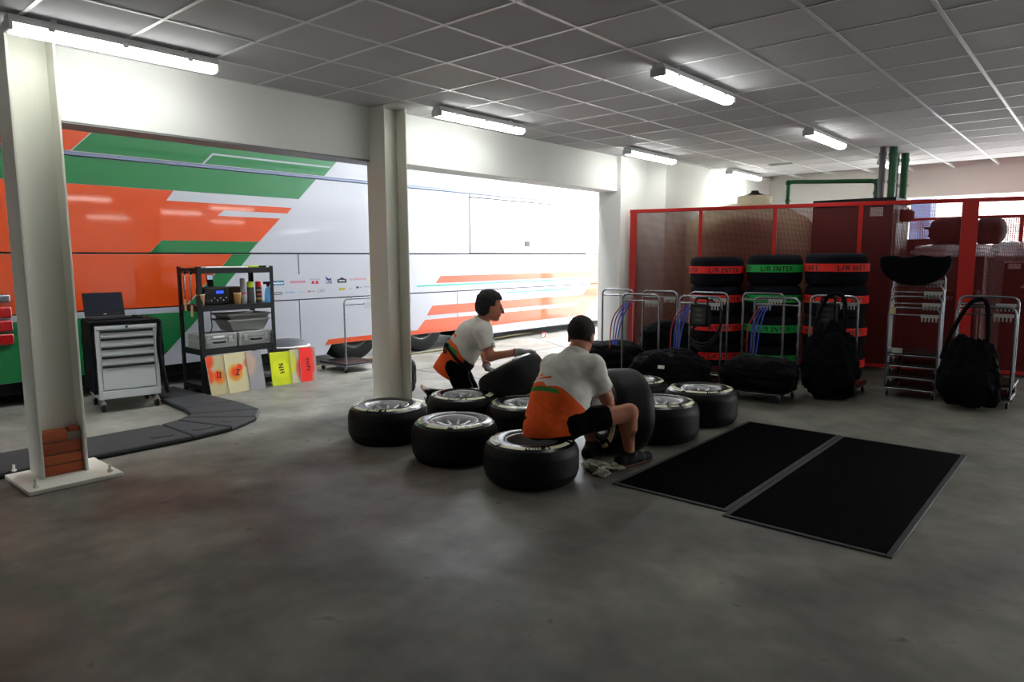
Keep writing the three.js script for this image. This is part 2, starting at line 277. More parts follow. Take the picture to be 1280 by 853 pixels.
  solo('yellow_cable', tube([[-8.15, 0.012, -4.6], [-8.2, 0.012, -5.3], [-8.3, 0.012, -6.0], [-8.22, 0.012, -6.8], [-8.18, 0.012, -7.4], [-8.2, 0.012, -8.3], [-8.42, 0.03, -9.0], [-8.4, 0.06, -9.6], [-8.5, 0.05, -10.4]], 0.013, 90, 6), mat('#5c5420', 0.6), 'yellow cable lying on the ground along the trailer skirt', 'cable');
  const pl = thing('cable_plug', 'red plug with white end on the ground by the trailer', 'plug', [-8.1, 0, -10.3], 0.6);
  part('plug_body', rod([0, 0.045, -0.09], [0, 0.045, 0.07], 0.042, 14, 0.05), mat('#b01227', 0.4), pl); part('plug_end', rod([0, 0.04, 0.07], [0, 0.035, 0.17], 0.03, 12), M.white, pl);
  const wp = thing('cable_plug', 'small white plug on the ground beside the tool cabinet', 'plug', [-8.2, 0.0, -2.95], 0.3);
  part('plug_body', rbox(0.1, 0.07, 0.12, 0.02, 0, 0.035, 0), M.white, wp); part('cable', tube([[0, 0.03, 0.05], [0.05, 0.015, 0.15], [0, 0.012, 0.25]], 0.009, 20, 6), M.white, wp);
}

// ---------------------------------------------------------------- rubber cable ramp
{
  const t = thing('cable_ramp', 'black rubber cable ramp curving across the floor to the trailer', 'cable ramp');
  const rub = mat('#15171a', 0.78, { bumpMap: paintNoise, bumpScale: 0.003 }), lid = mat('#0e0f12', 0.6);
  const seg = (pts) => part('ramp_segment', slab(pts, 0.0, 0.045, 0.018), rub, t);
  const recess = (s, x, z, a) => part('handle_recess', rbox(0.07, 0.006, 0.16, 0.002, 0, 0, 0, 1).rotateY(a).translate(x, 0.046, z), lid, s);
  recess(seg([[-6.3, 0.3], [-5.66, 0.3], [-5.66, -0.6], [-6.3, -0.6]]), -5.85, -0.15, 0);
  recess(seg([[-6.3, -0.608], [-5.66, -0.608], [-5.66, -1.55], [-6.3, -1.55]]), -5.85, -1.1, 0);
  recess(seg([[-6.3, -1.558], [-5.66, -1.558], [-5.66, -2.5], [-6.3, -2.5]]), -5.84, -2.32, 0);
  recess(seg([[-6.3, -2.508], [-5.66, -2.508], [-5.72, -2.86], [-6.36, -2.66]]), -5.85, -2.68, 0.15);
  recess(seg([[-6.36, -2.668], [-5.722, -2.868], [-5.92, -3.2], [-6.42, -2.74]]), -5.97, -2.98, 0.6);
  seg([[-6.425, -2.748], [-5.926, -3.207], [-6.21, -3.40], [-6.5, -2.86]]);
  seg([[-6.508, -2.868], [-6.22, -3.405], [-6.55, -3.44], [-6.8, -3.44], [-6.8, -2.93]]);
  seg([[-6.808, -2.935], [-6.808, -3.44], [-7.46, -3.42], [-7.46, -2.98]]); seg([[-7.468, -3.06], [-7.468, -3.4], [-8.1, -3.4], [-8.1, -3.06]]);
}

// ---------------------------------------------------------------- tool cabinet with laptop
{
  const t = thing('tool_cabinet', 'grey five-drawer tool cabinet on castors under a black cloth cover', 'cabinet', [-7.62, 0, -2.70], -0.17);
  const grey = mat('#b8bcbd', 0.42), W = 0.55, D = 0.56;   // front faces +x
  part('body', span(-D / 2, D / 2 - 0.012, 0.13, 0.86, -W / 2, W / 2), grey, t);
  const rows = [[0.745, 0.815], [0.655, 0.738], [0.565, 0.648], [0.475, 0.558], [0.225, 0.468]];
  for (const [a, b] of rows) { const d = part('drawer', rbox(0.02, b - a, W - 0.08, 0.004, D / 2, (a + b) / 2, 0), grey, t); part('handle', rbox(0.022, 0.022, W - 0.085, 0.006, D / 2 + 0.012, b - 0.012, 0), M.black, d); }
  part('plinth', rbox(0.02, 0.075, W - 0.04, 0.003, D / 2, 0.175, 0), grey, t); part('front_frame', [span(D / 2 - 0.014, D / 2 + 0.002, 0.14, 0.86, W / 2 - 0.035, W / 2), span(D / 2 - 0.014, D / 2 + 0.002, 0.14, 0.86, -W / 2, -W / 2 + 0.035)], grey, t);
  const fr = part('lock_rail', rbox(0.022, 0.038, W - 0.02, 0.005, D / 2, 0.84, 0), grey, t); part('lock', cyl(0.012, 0.012, 0.012, 0, 0, 0, 12).rotateZ(Math.PI / 2).translate(D / 2 + 0.014, 0.842, 0), M.black, fr);
  // cover: top and draped sides
  const cloth = (pts, wob) => { const g = pts; const p = g.attributes.position; for (let i = 0; i < p.count; i++) { const x = p.getX(i), y = p.getY(i), z = p.getZ(i), k = fbm(x * 5, y * 3 + wob, z * 5, 3) * 0.035 * Math.min(1, (0.9 - y) * 4 + 0.2); p.setXYZ(i, x, y + 0.3 * k, z + (Math.abs(z) > 0.2 ? Math.sign(z) * Math.abs(k) : 0)); } g.computeVertexNormals(); return g; };
  part('cover', [cloth(new THREE.BoxGeometry(D + 0.05, 0.03, W + 0.05, 20, 2, 20).translate(-0.01, 0.885, 0), 1),
    cloth(new THREE.BoxGeometry(D + 0.02, 0.70, 0.025, 20, 24, 1).translate(-0.015, 0.54, W / 2 + 0.02), 2),
    cloth(new THREE.BoxGeometry(0.09, 0.62, 0.022, 6, 24, 1).translate(D / 2 - 0.03, 0.57, -W / 2 - 0.03).applyMatrix4(new THREE.Matrix4().makeShear(0, 0, 0, 0, 0, 0)), 3),
    new THREE.BoxGeometry(0.02, 0.7, W + 0.04, 1, 10, 10).translate(-D / 2 - 0.02, 0.54, 0)], M.fabric, t);
  part('cover_flap', tube([[D / 2 + 0.02, 0.87, -W / 2 - 0.02], [D / 2 + 0.03, 0.6, -W / 2 + 0.0], [D / 2 + 0.02, 0.35, -W / 2 - 0.03], [D / 2 + 0.03, 0.14, -W / 2 - 0.06]], 0.022, 24, 8), M.fabric, t);
  for (const x of [-1, 1]) for (const z of [-1, 1]) { const c = part('castor', [cyl(0.012, 0.012, 0.03, x * 0.23, 0.115, z * 0.24, 10), rbox(0.06, 0.045, 0.045, 0.008, x * 0.23, 0.085, z * 0.24)], M.alu, t); part('wheel', cyl(0.045, 0.045, 0.03, 0, 0, 0, 20).rotateX(Math.PI / 2).translate(x * 0.23, 0.045, z * 0.24), M.black, c); }
  const l = thing('laptop', 'open black laptop standing on the covered tool cabinet', 'laptop', [-7.74, 0.902, -2.62], -0.05);
  part('keyboard_base', rbox(0.25, 0.018, 0.36, 0.006, 0.07, 0.010, 0), M.black, l);
  const lid = new THREE.Group(); lid.name = 'lid'; l.add(lid); lid.position.set(-0.055, 0.02, 0); lid.rotation.z = 0.22;
  part('lid_shell', rbox(0.014, 0.245, 0.37, 0.005, 0, 0.125, 0), M.black, lid); part('screen', box(0.002, 0.20, 0.33, 0.0075, 0.135, 0), mat('#1b2029', 0.22), lid); part('logo', box(0.002, 0.008, 0.03, 0.0078, 0.022, 0), M.white, lid);
  const m2 = thing('cable_coil', 'short black cable lying on the tool cabinet cover', 'cable', [-7.62, 0.9, -2.86]);
  part('loop', tube([[0, 0.012, 0], [0.05, 0.02, 0.03], [0.1, 0.012, -0.02], [0.06, 0.02, -0.05], [0, 0.012, -0.02], [-0.05, 0.018, 0.01], [-0.1, 0.012, 0.0]], 0.011, 40, 6), M.black, m2);
}

// ---------------------------------------------------------------- black rack and what stands on it
{
  const X1 = -7.5, X0 = -8.0, Z1 = -3.46, Z0 = -4.36, cz = (Z0 + Z1) / 2;
  const t = thing('storage_rack', 'black steel rack of shelves in front of the trailer', 'rack', [(X0 + X1) / 2, 0, cz]);
  const w = 0.9, d = 0.5;
  for (const x of [-1, 1]) for (const z of [-1, 1]) part('post', [box(0.045, 1.42, 0.006, x * (d / 2 - 0.022), 0.71, z * w / 2 - z * 0.003), box(0.006, 1.42, 0.045, x * d / 2 - x * 0.003, 0.71, z * (w / 2 - 0.022))], M.rackBlack, t);
  for (const y of [1.40, 0.985, 0.50, 0.10]) part('shelf', [box(d - 0.01, 0.018, w - 0.01, 0, y - 0.006, 0), box(0.02, 0.055, w - 0.02, d / 2 - 0.014, y - 0.03, 0), box(0.02, 0.055, w - 0.02, -d / 2 + 0.014, y - 0.03, 0), box(d - 0.02, 0.055, 0.02, 0, y - 0.03, w / 2 - 0.014), box(d - 0.02, 0.055, 0.02, 0, y - 0.03, -w / 2 + 0.014)], M.rackBlack, t);
  const S2 = 0.988, S3 = 0.503, ST = 1.403;
  solo('paper_sheet', rbox(0.24, 0.012, 0.5, 0.004, -7.72, ST + 0.007, -3.86), M.white, 'white papers lying on the rack top', 'paper');
  solo('paper_sheet', rbox(0.12, 0.02, 0.12, 0.004, -7.66, ST + 0.011, -4.05 - 0.13), mat('#a6c61c', 0.6), 'lime green pad on the rack top', 'pad');
  solo('marker_pen', rod([-7.62, ST + 0.011, -4.25], [-7.60, ST + 0.011, -4.33], 0.011, 10), M.black, 'black marker pen on the rack top', 'pen');
  const toolH = mat('#b59a72', 0.6);
  for (const [x, n, l] of [[-7.60, 0.36, 'longer'], [-7.75, 0.30, 'shorter']]) { const o = thing('clamp_tool', l + ' clamp tool with wooden grip hanging on the rack side', 'tool', [x, 1.36, Z1 + 0.022]); part('jaw', [box(0.05, 0.03, 0.03, 0, 0.03, 0.01), box(0.02, 0.05, 0.02, 0.02, 0.0, 0.01)], M.black, o); part('bar', rod([0, 0.03, 0.012], [0, -n, 0.012], 0.008, 8), M.chrome, o); part('grip', rod([0, -n, 0.012], [0, -n - 0.13, 0.012], 0.014, 10), toolH, o); part('clip', rbox(0.024, 0.06, 0.02, 0.005, 0, -0.02, 0.01), toolH, o); }
  // radio
  const r = thing('radio', 'black radio with a blue lit display on the rack', 'radio', [-7.66, S2, -3.68], 0.05);
  part('case', rbox(0.18, 0.2, 0.3, 0.02, 0.02, 0.102, 0), M.black, r); 
  const disp = new THREE.MeshStandardMaterial({ color: '#2a44c8', emissive: '#3450ff', emissiveIntensity: 1.1 }); part('display', box(0.004, 0.03, 0.085, 0.111, 0.145, -0.04), disp, r);
  for (let k = 0; k < 6; k++) part('button', cyl(0.008, 0.008, 0.006, 0, 0, 0, 10).rotateZ(Math.PI / 2).translate(0.112, 0.055 + (k % 2) * 0.025, 0.06 - k * 0.035), M.alu, r);
  part('speaker', lathe([[0.001, 0.004], [0.04, 0.002], [0.055, 0.008], [0.06, 0]], 24).rotateZ(-Math.PI / 2).translate(0.109, 0.09, 0.1), M.blackGloss, r);
  const ph = thing('music_player', 'small player with a pale screen docked on the radio', 'player', [-7.66, S2 + 0.206, -3.68], 0); part('body', rbox(0.02, 0.14, 0.07, 0.006, 0, 0.07, 0).rotateZ(0.25), M.black, ph); part('screen', box(0.003, 0.05, 0.06, 0.011, 0.105, 0).rotateZ(0.25), new THREE.MeshStandardMaterial({ color: '#cfe0f0', emissive: '#bcd4ea', emissiveIntensity: 0.5 }), ph);
  const cup = (x, z, label) => { const o = thing('paper_cup', label, 'cup', [x, S2, z], 0, 'paper cups on the rack'); part('cup', lathe([[0.001, 0.002], [0.03, 0.002], [0.042, 0.125], [0.039, 0.125], [0.028, 0.006], [0.001, 0.006]], 28), mat('#a07646', 0.7), o); part('rim', new THREE.TorusGeometry(0.042, 0.003, 8, 28).rotateX(Math.PI / 2).translate(0, 0.125, 0), mat('#d9c9a8', 0.6), o); };
  cup(-7.535, -3.50, 'brown paper cup beside the rack post left of the radio'); cup(-7.55, -3.93, 'brown paper cup between the radio and the spray cans');
  solo('cardboard_box', [rbox(0.2, 0.19, 0.22, 0.004, -7.82, S2 + 0.096, -3.98)], mat('#5a3d22', 0.8), 'brown cardboard box behind the paper cup on the rack', 'box');
  const can = (z, c, capC, h, r0, label, x = -7.6) => { const o = thing('spray_can', label, 'spray can', [x, S2, z], 0, 'spray cans on the rack'); part('can', lathe([[0.001, 0], [r0, 0], [r0, 0.006], [r0 - 0.002, 0.01], [r0 - 0.002, h - 0.02], [r0 - 0.01, h - 0.004], [0.02, h], [0.001, h]], 28), c, o); part('cap', lathe([[r0 - 0.003, h - 0.014], [r0 - 0.004, h + 0.045], [r0 - 0.012, h + 0.052], [0.001, h + 0.052]], 28), capC, o); return o; };
  const wm = mat('#9d9c9e', 0.4, { metalness: 0.4 });
  const c1 = can(-4.03, wm, wm, 0.24, 0.036, 'tall grey spray can beside the yellow-capped can'); part('label_band', cyl(0.0352, 0.0352, 0.02, 0, 0.12, 0, 28), mat('#b5443c', 0.5), c1);
  can(-4.12, mat('#3a3b3a', 0.4), mat('#b7d321', 0.45), 0.2, 0.042, 'dark spray can with a lime yellow cap');
  const c3 = can(-4.222, mat('#33302d', 0.35), mat('#c8202c', 0.4), 0.2, 0.038, 'dark spray can with a red cap'); for (let k = 0; k < 3; k++) part('label_band', cyl(0.0368, 0.0368, 0.018, 0, 0.05 + k * 0.05, 0, 28), mat(['#a07a24', '#a83628', '#7a7c80'][k], 0.5), c3);
  can(-4.175, mat('#4a4128', 0.5), mat('#4a4128', 0.5), 0.13, 0.04, 'short olive brown can behind the spray cans', -7.69);
  const sb = thing('spray_bottle', 'blue trigger spray bottle with a black head', 'bottle', [-7.55, S2, -4.315]);
  part('bottle', lathe([[0.001, 0], [0.04, 0], [0.043, 0.01], [0.042, 0.1], [0.03, 0.16], [0.016, 0.18], [0.016, 0.195]], 28), phys('#5fa6d8', 0.2, { transmission: 0.25, thickness: 0 }), sb); part('trigger_head', [cyl(0.018, 0.018, 0.03, 0, 0.205, 0), rbox(0.026, 0.03, 0.09, 0.008, 0, 0.232, 0.012), box(0.012, 0.045, 0.008, 0, 0.2, 0.045).rotateX(-0.2)], M.black, sb);
  // plastic tubs on the cases
  const tubG = (h) => { const g = new THREE.CylinderGeometry(0.5, 0.42, h, 4, 1, true).rotateY(Math.PI / 4); return g; };
  const tub = (y, label) => { const o = thing('plastic_tub', label, 'tub', [-7.76, y, -4.08], 0, 'nested tubs on the rack');
    const a = [0.15, 0.19], b = [0.19, 0.255], h = 0.135, vs = [], f = (P, Q, R, S) => vs.push(...P, ...Q, ...R, ...P, ...R, ...S), ring = (w0, l0, yy) => [[-w0, yy, -l0], [w0, yy, -l0], [w0, yy, l0], [-w0, yy, l0]];
    const q0 = ring(a[0], a[1], 0), q1 = ring(b[0], b[1], h), q2 = ring(b[0] + 0.02, b[1] + 0.02, h), q3 = ring(b[0] + 0.02, b[1] + 0.02, h - 0.02), i0 = ring(a[0] - 0.004, a[1] - 0.004, 0.005), i1 = ring(b[0] - 0.004, b[1] - 0.004, h);
    for (let k = 0; k < 4; k++) { const n = (k + 1) % 4; f(q0[k], q1[k], q1[n], q0[n]); f(q1[k], q2[k], q2[n], q1[n]); f(q2[k], q3[k], q3[n], q2[n]); f(i0[n], i1[n], i1[k], i0[k]); }
    f(q0[3], q0[2], q0[1], q0[0]); f(i0[0], i0[1], i0[2], i0[3]);
    const g = new THREE.BufferGeometry(); g.setAttribute('position', new THREE.BufferAttribute(new Float32Array(vs), 3)); g.computeVertexNormals();
    part('tub', g, M.plasticGrey, o); };
  tub(S3 + 0.172, 'grey plastic tub on the metal cases, lower of the nested pair'); tub(S3 + 0.235, 'grey plastic tub nested on top of another on the rack');
  // aluminium cases
  const flight = (z, label, turn) => { const o = thing('metal_case', label, 'case', [-7.70, S3, z], turn, 'metal cases on the rack'); const L = 0.415, D = 0.32, H = 0.165;
    part('lower_shell', rbox(D, 0.09, L, 0.008, 0, 0.047, 0), M.plasticGrey, o); part('lid', rbox(D, 0.068, L, 0.008, 0, 0.13, 0), M.plasticGrey, o);
    for (const x of [-1, 1]) for (const zz of [-1, 1]) part('corner', rbox(0.03, 0.16, 0.03, 0.008, x * (D / 2 - 0.012), 0.085, zz * (L / 2 - 0.012)), M.alu, o);
    for (const zz of [-1, 1]) part('latch', rbox(0.014, 0.07, 0.045, 0.004, D / 2 + 0.006, 0.095, zz * 0.13), M.alu, o);
    part('handle', bendy([[D / 2, 0.07, -0.06], [D / 2 + 0.035, 0.07, -0.06], [D / 2 + 0.035, 0.07, 0.06], [D / 2, 0.07, 0.06]], 0.011, 0.02), M.black, o); return o; };
  const f1 = flight(-3.68, 'grey metal case with a paper label on the rack', 0.0); part('paper_label', box(0.003, 0.022, 0.13, 0.162, 0.13, 0.0), M.white, f1); flight(-4.125, 'grey metal case under the plastic tubs', 0.0);
  solo('radio_lead', tube([[-7.56, S2 - 0.05, -3.62], [-7.53, 0.86, -3.6], [-7.56, 0.75, -3.62], [-7.6, 0.68, -3.62]], 0.006, 30, 6), M.black, 'thin black lead hanging below the radio shelf', 'cable');
  // tub with a pale rim to the right of the rack
  const bt = thing('storage_bin', 'grey storage bin with a pale rim beside the rack', 'bin', [-7.85, 0, -4.72]);
  part('bin', lathe([[0.001, 0.0], [0.2, 0.0], [0.25, 0.4], [0.24, 0.4], [0.19, 0.01], [0.001, 0.01]], 36), mat('#6f7176', 0.5), bt); part('lid', lathe([[0.26, 0.40], [0.255, 0.42], [0.16, 0.485], [0.001, 0.50]], 36), mat('#44474c', 0.5), bt); part('rim', new THREE.TorusGeometry(0.262, 0.014, 8, 40).rotateX(Math.PI / 2).translate(0, 0.405, 0), M.white, bt);
  // stencil boards leaning on the rack
  let boardN = 0;
  const board = (z, wd, h, bg, paint, txt, label, tiltZ = 0) => {
    const tex = canvasMap(256, 384, (c, W, H) => {
      c.fillStyle = bg; c.fillRect(0, 0, W, H);
      for (let k = 0; k < 26; k++) { c.fillStyle = 'rgba(120,110,80,0.10)'; c.fillRect(k * 10, 0, 3, H); }
      for (const [x, y, r, col] of paint) { const g = c.createRadialGradient(x * W, y * H, 0, x * W, y * H, r * W); g.addColorStop(0, col); g.addColorStop(0.6, col); g.addColorStop(1, col.replace(/[\d.]+\)$/, '0)')); c.fillStyle = g; c.fillRect(0, 0, W, H); }
      if (txt) { c.save(); c.translate(W / 2, H * 0.5); c.fillStyle = '#141210'; c.font = 'bold 84px sans-serif'; c.textAlign = 'center'; c.textBaseline = 'middle'; c.rotate(txt[1]); c.fillText(txt[0], 0, 0); c.restore(); }
    });
    const o = thing('stencil_board', label, 'board', [-7.4 + 0.009 * (boardN++ % 3), 0, z], 0, 'stencil boards leaning on the rack'); const g = box(0.006, h, wd, 0, h / 2, 0); 
    part('sheet', g, mat('#ffffff', 0.4, { map: tex }), o); part('edge_ridge', [box(0.008, h, 0.004, 0, h / 2, wd / 2 - 0.002), box(0.008, h, 0.004, 0, h / 2, -wd / 2 + 0.002)], mat(bg, 0.5), o); o.rotation.set(tiltZ, 0, 0.17); return o; };
  const OR = 'rgba(235,60,15,0.95)', OY = 'rgba(225,120,20,0.8)';
  board(-3.615, 0.24, 0.44, '#bdb08a', [[0.0, 0.1, 0.42, 'rgba(225,55,15,0.9)'], [0.0, 0.5, 0.35, 'rgba(225,55,15,0.8)'], [0.5, 0.55, 0.34, OY], [0.45, 0.52, 0.22, OR]], ['II', 0.2], 'beige stencil board sprayed orange along its edge, marked with a figure II', 0.04);
  board(-3.83, 0.27, 0.45, '#c9c19a', [[0.4, 0.5, 0.38, OY], [0.4, 0.48, 0.2, OR], [0.62, 0.38, 0.16, OR], [0.95, 0.3, 0.2, 'rgba(220,80,30,0.5)']], ['Z', 0.2], 'beige stencil board sprayed orange, marked with a letter Z', 0.03);
  board(-4.04, 0.19, 0.45, '#8e8c92', [[0.1, 0.3, 0.6, 'rgba(205,160,130,0.6)']], null, 'plain grey plastic stencil board leaning on the rack', 0.02);
  board(-4.37, 0.27, 0.40, '#c3d01a', [[0.5, 0.5, 0.5, 'rgba(215,220,20,0.9)']], ['NH', 1.45], 'lime yellow stencil board marked NH', -0.02);
  board(-4.555, 0.13, 0.41, '#b8b39a', [[0.1, 0.4, 0.6, 'rgba(200,205,40,0.8)'], [1, 0.6, 0.6, 'rgba(225,60,50,0.7)']], null, 'pale stencil board with overspray between the yellow and red boards', -0.03);
  board(-4.72, 0.23, 0.42, '#9c8f8a', [[0.35, 0.2, 0.62, 'rgba(228,36,30,0.98)'], [0.35, 0.55, 0.62, 'rgba(228,36,30,0.98)'], [0.3, 0.9, 0.5, 'rgba(228,36,30,0.98)']], ['soft', 1.6], 'red sprayed stencil board at the end of the row', -0.05);
}
// ---------------------------------------------------------------- racing tyres
const tyrePrint = canvasMap(1024, 1024, (c, W) => {
  c.fillStyle = '#08090c'; c.fillRect(0, 0, W, W); c.translate(W / 2, W / 2);
  const k = W / 2 / 0.31, arc = (r0, r1, a, b, col) => { c.fillStyle = col; c.beginPath(); c.arc(0, 0, r1 * k, a, b); c.arc(0, 0, r0 * k, b, a, true); c.closePath(); c.fill(); };
  const text = (s, r, px, a0, col, gap) => { c.fillStyle = col; c.font = 'bold ' + px + 'px sans-serif'; c.textAlign = 'center'; c.textBaseline = 'middle'; [...s].forEach((ch, i) => { c.save(); c.rotate(a0 + (i - (s.length - 1) / 2) * gap + Math.PI / 2); c.translate(0, -r * k); c.scale(1.35, 1); c.fillText(ch, 0, 0); c.restore(); }); };
  const cream = '#e9e9cb', D = Math.PI / 180;
  for (const o of [0, Math.PI]) {
    arc(0.236, 0.281, o - 24 * D, o + 24 * D, cream); text('PIRELLI', 0.2585, 56, o, '#15161a', 6.2 * D); 
    arc(0.25, 0.28, o + 33 * D, o + 72 * D, cream); arc(0.25, 0.28, o - 72 * D, o - 33 * D, cream);
    text('P ZERO', 0.262, 58, o + Math.PI / 2, cream, 4.9 * D);
  }
  c.strokeStyle = '#2a2c31'; c.lineWidth = 3; for (const r of [0.205, 0.225, 0.3]) { c.beginPath(); c.arc(0, 0, r * k, 0, 7); c.stroke(); }
});
const treadMat = phys('#060709', 0.55, { specularIntensity: 0.5, bumpMap: paintNoise, bumpScale: 0.002 }), wallMat = mat('#ffffff', 0.27, { map: tyrePrint });
const rimMat = phys('#dfe1e3', 0.28, { metalness: 0.6, clearcoat: 0.4 });
const tyreGeo = {};
function tyreShapes(w) {
  if (tyreGeo[w]) return tyreGeo[w];
  const R = 0.325, h = w / 2, side = (s) => planeUV(lathe([[0.176, h - 0.022], [0.19, h - 0.008], [0.215, h], [0.25, h - 0.001], [0.28, h - 0.011], [0.298, h - 0.026]].map(([r, y]) => [r, s * y]), 56), 'x', 'z', 0.5 / 0.31);
  const fix = (g) => { const u = g.attributes.uv; for (let i = 0; i < u.count; i++) u.setXY(i, u.getX(i) + 0.5, 0.5 - u.getY(i)); return g; };
  const tread = lathe([[0.298, h - 0.026], [0.312, h - 0.046], [R - 0.003, h - 0.075], [R, h * 0.4], [R, -h * 0.4], [R - 0.003, -h + 0.075], [0.312, -h + 0.046], [0.298, -h + 0.026]], 64);
  const spokes = []; for (let k = 0; k < 10; k++) spokes.push(rod([0.05, h - 0.072, 0], [0.16, h - 0.055, 0], 0.011, 8, 0.016).rotateY(k * Math.PI / 5));
  return tyreGeo[w] = { tread, top: fix(side(1)), bottom: fix(side(-1)),
    lip: lathe([[0.166, h - 0.10], [0.164, h - 0.03], [0.168, h - 0.012], [0.176, h - 0.01], [0.18, h - 0.02], [0.176, h - 0.03]], 56), barrel: lathe([[0.166, h - 0.1], [0.158, h - 0.125], [0.155, -h + 0.06], [0.168, -h + 0.03], [0.176, -h + 0.012], [0.18, -h + 0.02]], 48),
    dish: lathe([[0.075, h - 0.11], [0.072, h - 0.07], [0.06, h - 0.052], [0.046, h - 0.05], [0.04, h - 0.09], [0.001, h - 0.09]], 48), hub: lathe([[0.15, -h + 0.07], [0.09, -h + 0.09], [0.088, h - 0.12], [0.075, h - 0.105], [0.05, h - 0.115], [0.045, h - 0.17], [0.001, h - 0.17]], 40), spokes: mergeGeometries(spokes.map(plain)) };
}
function racingTyre(label, [x, y, z], turn, w = 0.28, back = false) {
  const t = thing('racing_tyre', label, 'tyre', [x, y, z], turn, 'loose racing tyres'), s = tyreShapes(w), h = w / 2, o = new THREE.Group();
  const add = (n, g, m, p = t) => { const q = part(n, g, m, p); q.position.y = 0; return q; };
  add('tread', s.tread, treadMat); add('sidewall', s.top, wallMat); add('sidewall', s.bottom, wallMat);
  const rim = add('rim', [s.lip, s.barrel], rimMat);
  if (back) { add('hub', s.hub, rimMat, rim); add('lip', s.lip, rimMat, rim); } else { add('dish', s.dish, rimMat, rim); add('spokes', s.spokes, rimMat, rim); }
  return t;
}
const lying = (label, x, z, turn, w, back) => racingTyre(label, [x, w / 2, z], turn, w, back);
lying('slick racing tyre lying flat next to the foot of the column', -4.49, -3.60, 0.55, 0.30);
lying('slick racing tyre lying flat in front of the row, between two other tyres', -3.66, -3.57, 2.75, 0.30);
lying('slick racing tyre the seated mechanic is sitting on', -2.89, -3.54, 0.85, 0.29, true);
lying('slick racing tyre lying flat below the kneeling mechanic', -4.36, -4.36, 0.6, 0.29);
lying('slick racing tyre lying flat behind the seated mechanic', -3.70, -4.44, 2.6, 0.29);
lying('slick racing tyre lying flat next to the black bags', -3.54, -6.0, -2.0, 0.29);
lying('slick racing tyre lying flat beside the black floor mat', -2.76, -5.07, -2.1, 0.33);
lying('slick racing tyre lying flat at the far corner of the black floor mat', -2.75, -5.82, -2.2, 0.33);
{
  const a = racingTyre('slick racing tyre tipped up by the kneeling mechanic', [-4.17, 0.345, -4.86], 0, 0.36);
  a.quaternion.setFromUnitVectors(V(0, 1, 0), V(-0.45 * 0.757 - 0.2 * 0.654, 0.87, 0.45 * 0.654 - 0.2 * 0.757).normalize());
  const b = racingTyre('wide racing tyre standing upright between the seated mechanic\'s legs', [-2.793, 0.326, -4.50], 0, 0.34);
  b.quaternion.setFromUnitVectors(V(0, 1, 0), V(-0.547, 0.02, 0.837).normalize()).multiply(new THREE.Quaternion().setFromAxisAngle(V(0, 1, 0), 2.2));
}

// ---------------------------------------------------------------- covered tyres in three stacks
{
  const cover = phys('#0c0f18', 0.88, { specularIntensity: 0.35, bumpMap: paintNoise, bumpScale: 0.003 });
  const bandMap = (word, col) => canvasMap(1024, 48, (c, W, H) => { c.fillStyle = col; c.fillRect(0, 0, W, H); c.fillStyle = '#1a0d0c'; c.font = 'bold 42px sans-serif'; c.textAlign = 'center'; c.textBaseline = 'middle'; for (let k = 0; k < 4; k++) { c.fillText(word, 128 + k * 256, H / 2 + 2, 190); } });
  const wob = (g, amp, s) => { const p = g.attributes.position; for (let i = 0; i < p.count; i++) { const x = p.getX(i), y = p.getY(i), z = p.getZ(i), r = Math.hypot(x, z) || 1, k = 1 + amp * fbm(x * 3 + s, y * 5, z * 3, 3) / r; p.setXYZ(i, x * k, y + amp * 0.8 * fbm(x * 4, s + 5, z * 4, 2), z * k); } g.computeVertexNormals(); return g; };
  const R = 0.345, H = 0.375, places = ['topmost', 'second from the top', 'third from the top', 'lowest'];
  const stack = (x, z, R, H, col, cname, words, turn, where) => {
    words.forEach((w, i) => {
      const y = (3 - i) * H, t = thing('covered_tyre', `tyre in a black cover with a ${cname} ${w} band, ${places[i]}`, 'tyre', [x + (i ? rr(-0.012, 0.012) : 0), y, z + (i ? rr(-0.012, 0.012) : 0)], turn + rr(-0.05, 0.05), where);
      const top = H - 0.004;
      part('cover', wob(lathe([[0.001, 0.003], [R - 0.06, 0.0], [R - 0.02, 0.015], [R, 0.07], [R + 0.004, H / 2], [R, top - 0.07], [R - 0.02, top - 0.02], [R - 0.06, top], [R - 0.2, top + 0.004], [0.001, top - 0.006]], 48), 0.02, x * 7 + i * 3), cover, t);
      const b = new THREE.CylinderGeometry(R + 0.016, R + 0.016, H * 0.245, 64, 1, true).translate(0, H * (i ? 0.56 : 0.55), 0); part('band', b, mat('#ffffff', 0.6, { map: bandMap(w, col) }), t);
    });
  };
  stack(-4.0, -8.83, 0.345, 0.376, '#ee1a12', 'red', ['L/R INTER', 'R/R INTER', 'R/F INTER', 'L/F INTER'], 1.55, 'of the stack by the cage end');
  stack(-3.29, -9.0, 0.335, 0.382, '#17b24b', 'green', ['L/R INTER', 'R/F INTER', 'R/R INTER', 'L/F INTER'], 1.2, 'of the green-banded stack');
  stack(-2.555, -9.06, 0.352, 0.386, '#f4200f', 'red', ['L/R WET', 'R/F WET', 'L/F WET', 'R/R WET'], -0.04, 'of the wet tyre stack');
}

